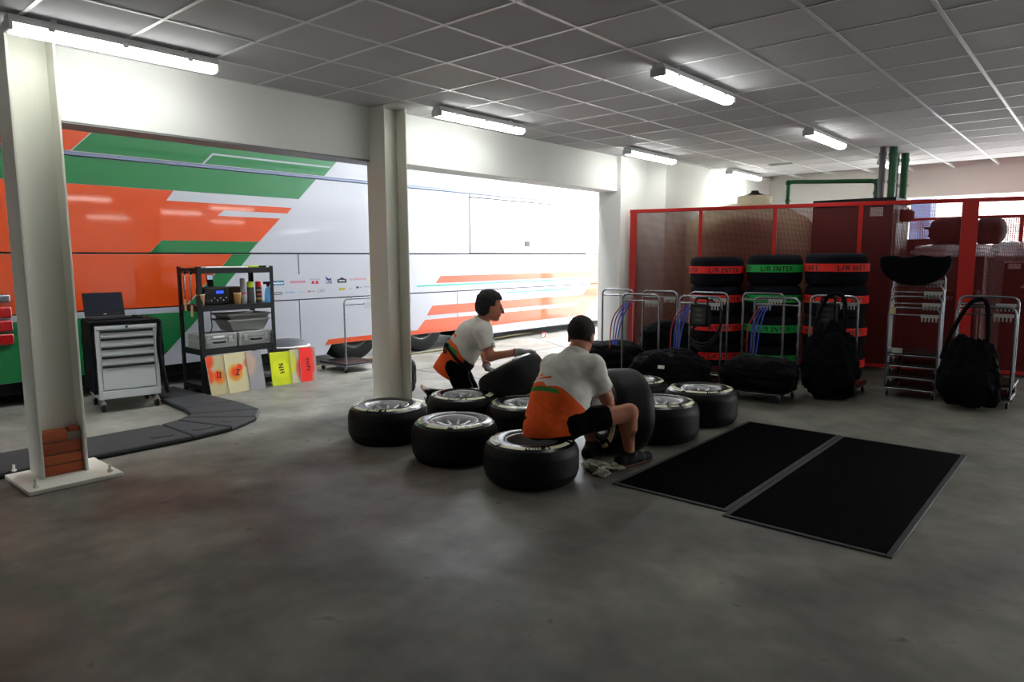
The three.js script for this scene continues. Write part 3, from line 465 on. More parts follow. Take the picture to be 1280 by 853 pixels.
// ---------------------------------------------------------------- tyre trolleys
function trolley(label, [x, y, z], turn, { platform = true, deck = 0.11, h = 1.08, w = 0.48, d = 0.5, group = 'chrome tyre trolleys' } = {}) {
  const t = thing('tyre_trolley', label, 'trolley', [x, y, z], turn, group);
  const hp = part('hoop', bendy([[-w / 2, deck, 0], [-w / 2, h, 0], [w / 2, h, 0], [w / 2, deck, 0]], 0.0125, 0.07), M.chrome, t);
  part('cross_bar', rod([-w / 2, h - 0.075, 0], [w / 2, h - 0.075, 0], 0.010), M.chrome, t);
  const teeth = []; for (let k = 0; k < 5; k++) teeth.push(box(0.014, 0.045, 0.006, 0.205 - k * 0.032, h - 0.115, 0.014));
  part('hose_bracket', [rbox(0.165, 0.035, 0.008, 0.002, 0.145, h - 0.08, 0.014), ...teeth], mat('#a9acab', 0.5), t);
  part('deck', [rbox(w + 0.02, 0.022, d, 0.005, 0, deck, -d / 2 + 0.01)], M.blackGloss, t);
  part('deck_frame', [rod([-w / 2, deck - 0.02, 0], [w / 2, deck - 0.02, 0], 0.011), rod([-w / 2, deck - 0.02, -d + 0.02], [w / 2, deck - 0.02, -d + 0.02], 0.011), rod([-w / 2, deck - 0.02, 0], [-w / 2, deck - 0.02, -d + 0.02], 0.011), rod([w / 2, deck - 0.02, 0], [w / 2, deck - 0.02, -d + 0.02], 0.011)], M.chrome, t);
  for (const a of [-1, 1]) for (const b of [-0.03, -d + 0.05]) { const c = part('castor', [cyl(0.008, 0.008, 0.03, a * (w / 2 - 0.02), deck - 0.035, b, 8), box(0.03, 0.03, 0.03, a * (w / 2 - 0.02), deck - 0.055, b)], M.alu, t); part('wheel', cyl(0.033, 0.033, 0.02, 0, 0, 0, 16).rotateZ(Math.PI / 2).translate(a * (w / 2 - 0.02), 0.033, b), M.black, c); }
  return t;
}
trolley('chrome tyre trolley standing beyond the second column', [-7.5, 0, -5.6], Math.PI / 2, { w: 0.5, d: 0.6, h: 0.98 });
trolley('chrome tyre trolley at the cage end next to the trailer', [-4.89, 0, -7.8], 0, { h: 1.08 });
trolley('chrome tyre trolley with blue hoses behind the seated mechanic', [-4.07, 0, -6.98], 0, { h: 1.08 });
trolley('chrome tyre trolley between the red cage and the black bags', [-4.24, 0, -7.74], 0, {});
trolley('chrome tyre trolley with a black control box on its hoop', [-3.32, 0, -6.95], 0, {});
trolley('chrome tyre trolley in front of the red INTER stack', [-3.62, 0, -7.8], 0, {});
trolley('chrome tyre trolley in front of the green-banded stack', [-3.03, 0, -7.98], 0, {});
trolley('chrome tyre trolley under the covered black bundle', [-2.70, 0, -7.50], Math.PI, { h: 1.06 });
trolley('chrome tyre trolley in front of the wet tyre stack', [-2.22, 0, -7.86], 0, {});
for (let k = 0; k < 4; k++) trolley('chrome tyre trolley of the tall stack, ' + ['lowest', 'second from the floor', 'third from the floor', 'topmost'][k], [-1.525 + k * 0.006, k * 0.12, -8.22 - k * 0.012], 0, { w: 0.47, h: 0.96 });
trolley('chrome tyre trolley of the low stack, lower one, with a hanging bag', [-0.9, 0, -8.2], 0, { w: 0.49, h: 1.0 }); trolley('chrome tyre trolley stacked on another beside the tall stack', [-0.89, 0.12, -8.24], 0, { w: 0.49, h: 0.98 });

// hoses, control boxes
const hoseMats = [mat('#1f3fb4', 0.4), mat('#a8161d', 0.4)];
function hoseSet(label, p, q, n, sag) {
  const t = thing('hose_bundle', label, 'hoses');
  for (let k = 0; k < n; k++) { const o = (k - n / 2) * 0.03, red = k === 0; part(red ? 'red_hose' : 'blue_hose', tube([[p[0] + o, p[1], p[2] + 0.03], [p[0] + o - 0.02, p[1] - 0.04, p[2] + 0.06], [p[0] * 0.55 + q[0] * 0.45 + o * 1.4 - sag, p[1] * 0.6 + q[1] * 0.4, p[2] * 0.5 + q[2] * 0.5 + 0.05], [q[0] + o * 1.2 - (red ? sag * 0.6 : 0), q[1] + (red ? -0.05 : 0.0), q[2] + 0.02 * k]], 0.0072, 36, 7), hoseMats[red ? 1 : 0], t); }
}
hoseSet('red and blue hoses hanging from the trolley behind the seated mechanic', [-4.2, 0.98, -6.96], [-4.28, 0.5, -6.8], 4, 0.03);
hoseSet('red and blue hoses hanging beside the black control box', [-3.42, 0.98, -6.93], [-3.5, 0.5, -6.8], 4, 0.03);
hoseSet('red and blue hoses in front of the green-banded stack', [-2.80, 0.96, -7.48], [-2.86, 0.46, -7.34], 4, 0.03);
function ctrlBox(label, [x, y, z], loops) {
  const t = thing('control_box', label, 'control box', [x, y, z]);
  part('case', rbox(0.2, 0.24, 0.1, 0.015, 0, -0.12, 0.06), M.black, t); part('face', box(0.15, 0.18, 0.004, 0, -0.12, 0.112), mat('#1c1e22', 0.4), t);
  for (let k = 0; k < 3; k++) part('label_plate', box(0.07, 0.022, 0.003, 0, -0.06 - k * 0.055, 0.115), mat('#4c4a3a', 0.6), t);
  part('hook', bendy([[-0.07, -0.01, 0.06], [-0.07, 0.06, 0.03], [0.07, 0.06, 0.03], [0.07, -0.01, 0.06]], 0.012, 0.03), M.black, t);
  if (loops) for (let k = 0; k < 3; k++) part('cable', tube([[-0.06, -0.22, 0.06], [-0.1, -0.36 - k * 0.03, 0.08], [0.06, -0.42 - k * 0.035, 0.1], [0.2, -0.3 - k * 0.02, 0.08], [0.22, -0.06, 0.04], [0.1, 0.05, 0.03]], 0.011, 44, 7), M.black, t);
}
ctrlBox('black control box with looped cable hanging on a trolley hoop', [-3.30, 1.0, -6.98], true); ctrlBox('black control box with brown plates hanging beside the black bag', [-2.28, 1.0, -7.9], false);

// ---------------------------------------------------------------- bags and covers
function lump(w, h, d, s, { flat = 0.35, pw = 2.6, amp = 0.09, top } = {}) { // soft bundle resting on y = 0
  const g = new THREE.SphereGeometry(1, 72, 52), p = g.attributes.position;
  for (let i = 0; i < p.count; i++) {
    let x = p.getX(i), y = p.getY(i), z = p.getZ(i); const m = (Math.abs(x) ** pw + Math.abs(y) ** pw + Math.abs(z) ** pw) ** (-1 / pw); x *= m; y *= m; z *= m;
    const n = 1 + amp * 1.9 * fbm(x * 1.5 + s, y * 1.5, z * 1.5, 3) - amp * 1.3 * Math.abs(fbm(x * 3.1 + s, y * 2.2, z * 3.1 + s, 3)) + amp * 0.7 * (0.3 - Math.abs(fbm(x * 6 + s, y * 3.5 - s, z * 6, 2))); x *= n; z *= n; y *= n; if (top) { const f = top(x, y, z); x = f[0]; y = f[1]; z = f[2]; }
    p.setXYZ(i, x * w / 2, Math.max(0, (y * 0.5 + 0.5 - 0.02)) * h, z * d / 2);
  }
  g.computeVertexNormals(); return g;
}
function bag(name, label, cat, geo, pos, turn, marks = []) { const t = thing(name, label, cat, pos, turn, name === 'tyre_bag' ? 'black tyre bags' : undefined); part('cloth', geo, M.fabric, t); for (const [n, c, w, h, p, r] of marks) { const b = box(w, h, 0.004); b.rotateX(r[0]); b.rotateY(r[1]); b.translate(...p); part(n, b, mat(c, 0.7), t); } return t; }
bag('tyre_bag', 'black tyre bag slumped behind the seated mechanic', 'bag', lump(0.96, 0.47, 0.62, 3, { amp: 0.16 }), [-4.70, 0.0, -7.3], 0.7, [['maker_patch', '#3a3a34', 0.07, 0.02, [-0.1, 0.41, 0.2], [-0.9, 0]]]);
bag('tyre_bag', 'black tyre bag with a white tag leaning on the cage end', 'bag', lump(0.74, 0.58, 0.44, 8, { amp: 0.16 }), [-4.25, 0.125, -8.02], 0.1, [['paper_tag', '#d6d6d0', 0.05, 0.05, [0.1, 0.46, 0.16], [-0.8, 0.2]]]);
bag('tyre_bag', 'black tyre bag with a white tag next to the flat tyre', 'bag', lump(0.86, 0.52, 0.5, 13, { amp: 0.15 }), [-3.50, 0.0, -6.66], 0.15, [['paper_tag', '#d9d8cf', 0.07, 0.035, [-0.02, 0.36, 0.245], [-0.25, 0]], ['maker_patch', '#3a3a34', 0.08, 0.02, [0.03, 0.475, 0.15], [-0.9, 0]]]);
bag('cover_bundle', 'black covered bundle lying on a trolley', 'bundle', lump(0.74, 0.34, 0.58, 21, { pw: 3.6, amp: 0.13, top: (x, y, z) => [x * (1 - 0.16 * Math.max(0, y)), y, z * (1 - 0.14 * Math.max(0, y))] }), [-2.72, 0.125, -7.16], 0.12);
const hang = (label, pos, turn, w, h, d, s, tp) => { const t = bag('hanging_bag', label, 'bag', lump(w, h, d, s, { pw: 2.5, amp: 0.26, top: (x, y, z) => [x * (1 - 0.3 * Math.max(0, y)) + 0.05 * Math.max(0, y), y, z * (1 - 0.35 * Math.max(0, y))] }), pos, turn); part('strap', tp.map((q) => tube(q, 0.022, 30, 6)), M.fabric, t); return t; };
hang('black bag hanging from a trolley in front of the wet tyre stack', [-2.17, 0.02, -7.64], 0.1, 0.56, 0.78, 0.36, 31, [[[-0.18, 0.5, 0], [-0.16, 0.8, -0.06], [-0.06, 1.07, -0.14], [0.05, 1.08, -0.15], [0.12, 0.85, -0.06], [0.1, 0.6, 0]]]);
hang('black bag hanging by its strap on the low trolley stack', [-0.98, 0.03, -7.98], 0, 0.52, 0.68, 0.34, 44, [[[-0.24, 0.45, 0], [-0.16, 0.75, -0.06], [-0.02, 1.03, -0.15], [0.07, 1.04, -0.15], [0.12, 0.8, -0.08], [0.13, 0.55, 0]]]);
{ // half round cover thrown over the tall trolley stack
  const t = thing('cloth_cover', 'black half-round cloth cover hung over the tall trolley stack', 'cover', [-1.54, 1.20, -8.2], 0), pts = [[-0.33, 0.27], [-0.31, 0.3]]; for (let k = 0; k <= 10; k++) pts.push([-0.3 + k * 0.06, 0.302 + 0.012 * Math.sin(k * 1.3)]); pts.push([0.33, 0.27]); for (let k = 1; k < 14; k++) { const a = k / 14 * Math.PI; pts.push([0.33 * Math.cos(a), 0.27 - 0.27 * Math.sin(a) ** 0.85]); }
  part('cloth', prism(pts, 0.07, 0.02).translate(0, 0, -0.03), M.fabric, t);
  const tg = thing('paper_tag', 'small cream tag tied to the tall trolley stack', 'tag', [-1.72, 0.93, -8.19], 0); part('tag', box(0.05, 0.075, 0.003, 0, 0, 0), mat('#bdb684', 0.7), tg); part('string', rod([0, 0.035, 0], [0.01, 0.1, -0.015], 0.002, 6), M.white, tg);
  const tg2 = thing('paper_tag', 'white label card on the topmost deck of the tall trolley stack', 'tag', [-1.66, 0.505, -8.195], 0); part('tag', box(0.1, 0.055, 0.003, 0, 0, 0), mat('#b5b5ae', 0.7), tg2);
}
bag('kit_bag', 'black bag standing on the floor behind the second column', 'bag', lump(0.3, 0.42, 0.34, 55), [-5.87, 0, -4.93], 0.7);

// ---------------------------------------------------------------- floor mats and rag
{
  const pile = noiseMap(256, (u, v) => { const k = 0.5 + 0.5 * wrapFbm(u, v, 40, 3, 5); return [k, k, k]; }, false); pile.repeat.set(6, 6);
  const carpet = phys('#030304', 1.0, { specularIntensity: 0.05, bumpMap: pile, bumpScale: 0.004 }), edge = mat('#1d1f22', 0.65);
  const floorMatThing = (x0, x1, z0, z1, label) => { const t = thing('floor_mat', label, 'mat', [(x0 + x1) / 2, 0, (z0 + z1) / 2]); const w = x1 - x0, d = z0 - z1, e = 0.035;
    part('pile', box(w - 2 * e, 0.012, d - 2 * e, 0, 0.0065, 0), carpet, t); for (const s of [-1, 1]) { part('edge_strip', rbox(e, 0.009, d, 0.004, s * (w / 2 - e / 2), 0.005, 0), edge, t); part('edge_strip', rbox(w - 2 * e, 0.009, e, 0.004, 0, 0.005, s * (d / 2 - e / 2)), edge, t); } };
  floorMatThing(-2.41, -1.61, -3.80, -6.09, 'black floor mat on the side of the tyres'); floorMatThing(-1.605, -0.715, -3.72, -6.07, 'black floor mat on the side away from the tyres');
  const rg = lump(0.2, 0.07, 0.15, 66, { pw: 1.7, amp: 0.5 }), r2 = lump(0.14, 0.05, 0.08, 71, { pw: 1.6, amp: 0.6 }).translate(0.13, 0, -0.03), r3 = lump(0.1, 0.035, 0.14, 75, { pw: 1.6, amp: 0.6 }).translate(0.06, 0, 0.09);
  const rag = thing('cleaning_rag', 'crumpled white rag on the floor by the seated mechanic', 'rag', [-2.66, 0, -3.98], 0.5); part('cloth', [rg, r2, r3], mat('#b9b6a8', 0.9), rag);
}

// ---------------------------------------------------------------- red mesh cage
{
  const A = V(-5.40, 0, -8.92), ang = Math.atan2(1.08, 4.03); // runs away from the wall and slightly back
  const cage = thing('mesh_cage', 'red steel mesh cage fencing off the tank', 'cage', [A.x, 0, A.z], ang);
  const TOP = 2.19, post = (x, w) => part('post', rbox(w, TOP, 0.05, 0.004, x, TOP / 2, 0), M.red, cage);
  post(0.055, 0.1); for (const x of [1.02, 2.0, 3.03]) post(x, 0.05); post(4.21, 0.17); post(5.3, 0.05); post(6.3, 0.05); post(7.3, 0.05);
  part('top_rail', rbox(7.3, 0.05, 0.055, 0.004, 3.65, TOP - 0.02, 0), M.red, cage); part('bottom_rail', rbox(7.3, 0.04, 0.05, 0.004, 3.65, 0.1, 0), M.red, cage);
  const P = 0.0125, t = 0.0050; // welded wire panels
  const wire = (x0, x1, y0, y1, z) => { const g = []; for (let x = x0 + P; x < x1; x += P) g.push(box(t, y1 - y0, 0.003, x, (y0 + y1) / 2, z)); for (let y = y0 + P; y < y1; y += P) g.push(box(x1 - x0, t, 0.003, (x0 + x1) / 2, y, z + 0.002)); return g; };
  const edges = [[0.105, 0.995], [1.045, 1.975], [2.025, 3.005], [3.055, 4.125], [4.295, 5.275], [5.325, 6.275], [6.325, 7.275]];
  for (const [a, b] of edges) part('mesh_panel', wire(a, b, 0.12, TOP - 0.045, 0), M.redMesh, cage).userData.kind = 'stuff';
  // inner fence seen through the mesh
  const inner = thing('mesh_fence', 'inner red mesh fence behind the plastic-wrapped crates', 'fence', [-2.6, 0, -12.6]);
  part('top_rail', rbox(4.6, 0.045, 0.045, 0.004, 2.3, 2.08, 0), M.red, inner); for (const x of [0, 1.57, 3.1, 4.6]) part('post', rbox(0.05, 2.1, 0.05, 0.004, x, 1.05, 0), M.red, inner);
  const P2 = 0.03, g2 = []; for (let x = 0.03; x < 4.57; x += P2) g2.push(box(0.006, 1.9, 0.003, x, 1.1, 0)); for (let y = 0.15; y < 2.06; y += P2) g2.push(box(4.55, 0.006, 0.003, 2.3, y, 0.002)); part('mesh_panel', g2, M.redMesh, inner).userData.kind = 'stuff';
}

// ---------------------------------------------------------------- tank, plant box, pipes and stored goods behind the cage
{
  const tk = thing('water_tank', 'large cream plastic tank with a small lid behind the cage', 'tank', [-4.2, 0, -10.3]);
  const tankM = mat('#cfc3a8', 0.5), pts = [[0.001, 0], [0.88, 0], [0.9, 0.03]]; for (let k = 0; k < 7; k++) { const y = 0.15 + k * 0.26; pts.push([0.9, y], [0.9, y + 0.1], [0.915, y + 0.12], [0.9, y + 0.14]); } pts.push([0.9, 1.98], [0.86, 2.05], [0.6, 2.2], [0.28, 2.29], [0.001, 2.31]);
  part('shell', lathe(pts, 64), tankM, tk); part('neck', lathe([[0.25, 2.26], [0.25, 2.38], [0.24, 2.40], [0.001, 2.42]], 40).translate(0.1, 0, 0), tankM, tk); part('lid', lathe([[0.16, 2.41], [0.1, 2.43], [0.06, 2.45], [0.05, 2.48], [0.001, 2.485]], 28).translate(0.1, 0, 0), M.black, tk);
  const bx = thing('plant_cabinet', 'dark plant cabinet with a black top behind the red cage', 'cabinet', [-2.77, 0, -10.86]);
  part('case', rbox(1.04, 2.2, 0.95, 0.02, 0, 1.1, 0), mat('#2c2426', 0.6), bx); part('top_plate', rbox(1.06, 0.055, 1.0, 0.01, 0.02, 2.26, 0), M.black, bx); part('side_panel', rbox(0.02, 1.7, 0.3, 0.005, 0.53, 1.1, 0.2), mat('#8b8690', 0.5), bx); part('nameplate', box(0.16, 0.12, 0.004, 0.32, 2.1, 0.477), M.white, bx);
  const hoopM = M.green;
  const gp = thing('green_pipe', 'green pipe bridging from the tank to the plant cabinet', 'pipe'); part('pipe', bendy([[-3.86, 2.25, -11.0], [-3.86, 2.645, -11.0], [-2.62, 2.57, -11.0], [-2.62, 2.28, -11.0]], 0.032, 0.07), hoopM, gp); for (const [x, y] of [[-3.86, 2.64], [-2.62, 2.565]]) part('elbow', new THREE.SphereGeometry(0.047, 20, 14).translate(x, y - 0.01, -11.0), hoopM, gp); part('collar', [cyl(0.042, 0.042, 0.035, -3.86, 2.36, -11.0), cyl(0.042, 0.042, 0.035, -2.62, 2.4, -11.0)], hoopM, gp);
  const vp = (x, z, r, m, label) => { const o = thing('riser_pipe', label, 'pipe', [x, 0, z]); part('pipe', cyl(r, r, CE - 2.28, 0, (CE + 2.28) / 2, 0, 20), m, o); part('collar', [cyl(r + 0.008, r + 0.008, 0.05, 0, CE - 0.1, 0, 20), cyl(r + 0.008, r + 0.008, 0.04, 0, 2.5, 0, 20)], m, o); };
  const gm = mat('#5d5b62', 0.45);
  vp(-2.42, -10.4, 0.04, gm, 'grey riser pipe beside the nearer green riser'); vp(-2.32, -10.52, 0.052, hoopM, 'green riser pipe at the front of the plant cabinet top'); vp(-2.42, -11.18, 0.035, gm, 'grey riser pipe beside the farther green riser'); vp(-2.33, -11.26, 0.052, hoopM, 'green riser pipe at the rear of the plant cabinet top');
  const va = thing('pipe_valve', 'dark red round valve head on the plant cabinet side', 'valve', [-2.14, 2.05, -10.7]); part('body', [new THREE.SphereGeometry(0.09, 24, 16), cyl(0.06, 0.06, 0.16, -0.04, 0, 0).rotateZ(0)], mat('#5c1212', 0.4), va); part('flange', cyl(0.1, 0.1, 0.02, 0, 0, 0, 24).rotateZ(Math.PI / 2).translate(-0.06, 0, 0), mat('#3a1010', 0.5), va);
  // pallet goods
  const film = phys('#d8d6da', 0.2, { transmission: 0.35, thickness: 0 });
  const cr = thing('wrapped_crate', 'dark crate topped with crumpled clear plastic film', 'crate', [-1.66, 0, -11.35]); part('crate', rbox(0.78, 1.5, 0.6, 0.02, 0, 0.75, 0), mat('#4a3133', 0.7), cr); part('film', lump(0.92, 0.2, 0.7, 81, { pw: 4, amp: 0.14 }).translate(0, 1.47, 0), film, cr);
  const c2 = thing('wrapped_crate', 'pale grey crate wrapped in torn plastic film', 'crate', [-1.03, 0, -11.98]); part('crate', rbox(0.52, 1.5, 0.55, 0.02, 0, 0.75, 0), mat('#8f8b96', 0.6), c2); part('film', lump(0.56, 0.28, 0.6, 91, { pw: 4, amp: 0.2 }).translate(0, 1.42, 0), film, c2);
  const bn = (x, z, w, h, s, label) => { const o = bag('strapped_bundle', label, 'bundle', lump(w, h, 0.5, s, { pw: 3, amp: 0.08 }), [x, 1.665, z], 0); o.children[0].material = mat('#2b1114', 0.7); part('strap', [rod([-w * 0.15, h * 0.5, 0.26], [-w * 0.12, h * 0.95, 0.1], 0.012), rod([-w * 0.5, h * 0.6, 0.05], [-w * 0.6, h * 0.62, 0.1], 0.014)], M.black, o); };
  bn(-1.72, -11.3, 0.5, 0.37, 5, 'dark strapped bundle on the plastic-topped crate'); bn(-1.3, -11.62, 0.36, 0.38, 6, 'smaller dark strapped bundle beside the cage gate post');
  const sportMap = (s, px, w = 256, h = 128) => canvasMap(w, h, (c, W, H) => { c.fillStyle = '#171113'; c.fillRect(0, 0, W, H); c.fillStyle = '#cfc9c9'; c.font = 'italic bold ' + px + 'px sans-serif'; c.textAlign = 'center'; c.textBaseline = 'middle'; c.fillText(s, W / 2, H / 2, W * 0.92); });
  const sc = thing('flight_case', 'black case with white T SPORT lettering behind the cage', 'case', [-1.66, 0, -10.55]); part('case', rbox(0.8, 1.06, 0.4, 0.015, 0, 0.53, 0), mat('#171113', 0.6), sc); part('print', new THREE.PlaneGeometry(0.62, 0.12).translate(0.02, 0.965, 0.202), mat('#ffffff', 0.6, { map: sportMap('T SPORT', 60, 512, 100) }), sc);
  const ia = thing('flight_case', 'dark case with pale IA lettering behind the cage', 'case', [-0.72, 0, -10.9]); part('case', rbox(0.62, 1.42, 0.35, 0.015, 0, 0.71, 0), mat('#231517', 0.6), ia); part('print', new THREE.PlaneGeometry(0.56, 0.34).translate(0, 1.2, 0.178), mat('#ffffff', 0.6, { map: sportMap('IA', 110) }), ia); part('paper_label', box(0.13, 0.07, 0.003, -0.2, 1.37, 0.178), M.white, ia);
  const dk = thing('pallet_goods', 'dark boxed goods stacked behind the plant cabinet', 'boxes', [-2.2, 0, -12.0]); part('box', rbox(0.6, 0.9, 0.6, 0.01, 0, 0.45, 0), mat('#3a2022', 0.7), dk); part('box', rbox(0.55, 0.85, 0.55, 0.01, 0.02, 1.33, 0), mat('#43272a', 0.7), dk);
  // yard seen through the gate in the back wall
  const yb = thing('site_cabin', 'white site cabin in the sunlit yard beyond the gate', 'cabin', [-1.0, 0, -24]); part('walls', rbox(9, 3.2, 3, 0.03, 0, 1.6, 0), mat('#d8d8d6', 0.6), yb); for (const x of [-2.2, 0.4, 1.6]) part('window', box(0.9, 1.0, 0.04, x, 1.9, 1.5), mat('#8f979f', 0.2), yb); part('plinth', box(9.02, 0.3, 3.02, 0, 0.15, 0), mat('#7a7472', 0.8), yb);
  const bb = thing('utility_box', 'dark blue utility box outside the gate', 'box', [-3.3, 0, -16.6]); part('case', rbox(0.9, 2.75, 0.6, 0.03, 0, 1.375, 0), mat('#3d4160', 0.6), bb); part('roof', rbox(1.0, 0.06, 0.7, 0.01, 0, 2.78, 0), mat('#2c2f45', 0.6), bb);
}
// ---------------------------------------------------------------- people
const RT = V(0.757, 0, -0.654), FW = V(-0.654, 0, -0.757);
const J = (r, h, d) => RT.clone().multiplyScalar(r).addScaledVector(FW, d).setY(h);   // joint: along, up, deep
function field(prims, k) {
  const P = prims.map((p) => {
    if (p.c) { const { c, r, X, Y, Z } = p, m = Math.min(...r); return (x, y, z) => { const dx = x - c.x, dy = y - c.y, dz = z - c.z, a = (dx * X.x + dy * X.y + dz * X.z) / r[0], b = (dx * Y.x + dy * Y.y + dz * Y.z) / r[1], e = (dx * Z.x + dy * Z.y + dz * Z.z) / r[2]; return (Math.sqrt(a * a + b * b + e * e) - 1) * m; }; }
    const { a, b, ra, rb } = p, d = b.clone().sub(a), L = Math.max(1e-9, d.lengthSq());
    return (x, y, z) => { const px = x - a.x, py = y - a.y, pz = z - a.z, t = Math.max(0, Math.min(1, (px * d.x + py * d.y + pz * d.z) / L)), qx = px - d.x * t, qy = py - d.y * t, qz = pz - d.z * t; return Math.sqrt(qx * qx + qy * qy + qz * qz) - (ra + (rb - ra) * t); };
  });
  return (x, y, z) => { let s = 1e3; for (const f of P) { const d = f(x, y, z), h = k - Math.abs(s - d); s = Math.min(s, d) - (h > 0 ? h * h * 0.25 / k : 0); } return s; };
}
function meshField(f, c, size, N) {
  const mc = new MarchingCubes(N, M.black, false, false, 160000); mc.isolation = 0; const h = size / 2, H = N / 2;
  for (let k = 0; k < N; k++) for (let j = 0; j < N; j++) for (let i = 0; i < N; i++) mc.field[(k * N + j) * N + i] = -f(c.x + (i - H) / H * h, c.y + (j - H) / H * h, c.z + (k - H) / H * h);
  mc.update(); const n = mc.count, g = new THREE.BufferGeometry(), pos = new Float32Array(n * 3), nor = new Float32Array(n * 3);
  for (let i = 0; i < n * 3; i += 3) { for (let q = 0; q < 3; q++) pos[i + q] = mc.positionArray[i + q] * h + [c.x, c.y, c.z][q]; const nx = mc.normalArray[i], ny = mc.normalArray[i + 1], nz = mc.normalArray[i + 2], l = Math.hypot(nx, ny, nz) || 1; nor[i] = nx / l; nor[i + 1] = ny / l; nor[i + 2] = nz / l; }
  g.setAttribute('position', new THREE.BufferAttribute(pos, 3)); g.setAttribute('normal', new THREE.BufferAttribute(nor, 3)); return g;
}
const cap = (a, b, ra, rb = ra) => ({ a, b, ra, rb });
const AX = { X: V(1, 0, 0), Y: V(0, 1, 0), Z: V(0, 0, 1) };
function headFrame(c, F, U, S = 1.12) { const Z = F.clone().normalize(), X = U.clone().cross(Z).normalize(), Y = Z.clone().cross(X); return { c, X, Y, Z, S, at: (x, y, z) => c.clone().addScaledVector(X, x * S).addScaledVector(Y, y * S).addScaledVector(Z, z * S) }; }
function headPrims(f) {
  const e = (x, y, z, a, b, d) => ({ c: f.at(x, y, z), r: [a * f.S, b * f.S, d * f.S], X: f.X, Y: f.Y, Z: f.Z });
  return [e(0, 0.03, -0.012, 0.074, 0.088, 0.095), e(0, -0.035, 0.036, 0.058, 0.086, 0.062), e(0, -0.098, 0.062, 0.034, 0.022, 0.032), e(0, -0.06, 0.0, 0.056, 0.05, 0.06),
    cap(f.at(0, 0.008, 0.094), f.at(0, -0.034, 0.116), 0.010, 0.016), cap(f.at(-0.038, 0.018, 0.084), f.at(0.038, 0.018, 0.084), 0.010), cap(f.at(-0.022, -0.066, 0.090), f.at(0.022, -0.066, 0.090), 0.008), e(0.078, -0.012, -0.004, 0.010, 0.032, 0.02), e(-0.078, -0.012, -0.004, 0.010, 0.032, 0.02)];
}
function handPrims(w, dir, nrm, curl, side) { // wrist, finger direction, palm-side normal
  const d = dir.clone().normalize(), n = nrm.clone().addScaledVector(d, -nrm.dot(d)).normalize(), s = d.clone().cross(n).multiplyScalar(side), out = [];
  const at = (a, b, c) => w.clone().addScaledVector(d, a).addScaledVector(s, b).addScaledVector(n, c);
  const lens = [0.068, 0.078, 0.072, 0.058];
  for (let k = 0; k < 4; k++) {
    const b = 0.031 - k * 0.021; out.push(cap(at(0.0, b * 0.55, 0), at(0.088, b, 0), 0.017, 0.013));
    let p = at(0.09, b, 0), dd = d.clone(); const L = lens[k];
    for (let q = 0; q < 3; q++) { const a = curl * (0.7 + 0.35 * q); dd = dd.clone().multiplyScalar(Math.cos(a)).addScaledVector(n.clone().addScaledVector(dd, -n.dot(dd)).normalize(), Math.sin(a)).normalize(); const e = p.clone().addScaledVector(dd, L * [0.45, 0.32, 0.25][q]); out.push(cap(p, e, 0.0105 - q * 0.001, 0.0098 - q * 0.001)); p = e; }
  }
  const t0 = at(0.025, 0.03, 0.006), t1 = at(0.06, 0.058, 0.02), t2 = at(0.09, 0.066, 0.032); out.push(cap(t0, t1, 0.015, 0.012), cap(t1, t2, 0.012, 0.010)); return out;
}
function shoe(t, ankle, heel, toe, mats, floorY = 0) {
  const g = new THREE.Group(); g.name = 'shoe'; t.add(g); const d = toe.clone().sub(heel), up = V(0, 1, 0), mid = heel.clone().lerp(toe, 0.62);
  const f = field([cap(heel.clone().setY(heel.y + 0.045), toe.clone().setY(toe.y + 0.035), 0.040, 0.038), cap(heel.clone().setY(heel.y + 0.06), mid.clone().setY(mid.y + 0.05), 0.044, 0.046), cap(ankle, heel.clone().lerp(toe, 0.2).setY(heel.y + 0.07), 0.046, 0.046)], 0.03);
  const c = heel.clone().lerp(toe, 0.5), bot = (x, y, z) => { const k = ((x - heel.x) * d.x + (z - heel.z) * d.z) / (d.x * d.x + d.z * d.z); return heel.y + (toe.y - heel.y) * k; };
  part('upper', meshField((x, y, z) => Math.max(f(x, y, z), bot(x, y, z) + 0.018 - y, y - ankle.y - 0.02), c, 0.46, 64), mats[0], g);
  part('sole', meshField((x, y, z) => Math.max(f(x, y + 0.0, z) - 0.004, y - bot(x, y, z) - 0.024, bot(x, y, z) - y + 0.001), c, 0.46, 72), mats[1], g);
  return g;
}
const bodyUV = (g, o, A, B, s) => { const p = g.attributes.position, uv = new Float32Array(p.count * 2), q = V(0, 0, 0); for (let i = 0; i < p.count; i++) { q.fromBufferAttribute(p, i).sub(o); uv[2 * i] = q.dot(A) / s + 0.5; uv[2 * i + 1] = q.dot(B) / s + 0.25; } g.setAttribute('uv', new THREE.BufferAttribute(uv, 2)); return g; };
const skinM = (c) => phys(c, 0.55, { sheen: 0.1 });
const shoeMats = [phys('#0b0b0d', 0.7, { specularIntensity: 0.3 }), mat('#6e350f', 0.7)];
const shirtMap = (draw) => canvasMap(1024, 1024, (c, W) => { c.fillStyle = '#e2e0d8'; c.fillRect(0, 0, W, W); const s = W / 0.9; const pt = (a, b) => [W / 2 + a * s, W - (0.25 * W + b * s)]; draw((pts, col) => { c.fillStyle = col; c.beginPath(); pts.forEach((p, i) => i ? c.lineTo(...pt(...p)) : c.moveTo(...pt(...p))); c.closePath(); c.fill(); }, (t, a, b, px, col, rot = 0) => { c.save(); c.translate(...pt(a, b)); c.rotate(rot); c.fillStyle = col; c.font = 'bold ' + px + 'px sans-serif'; c.textAlign = 'center'; c.fillText(t, 0, 0); c.restore(); }); });
const OG = '#f25a12', GN = '#3f8b3a';
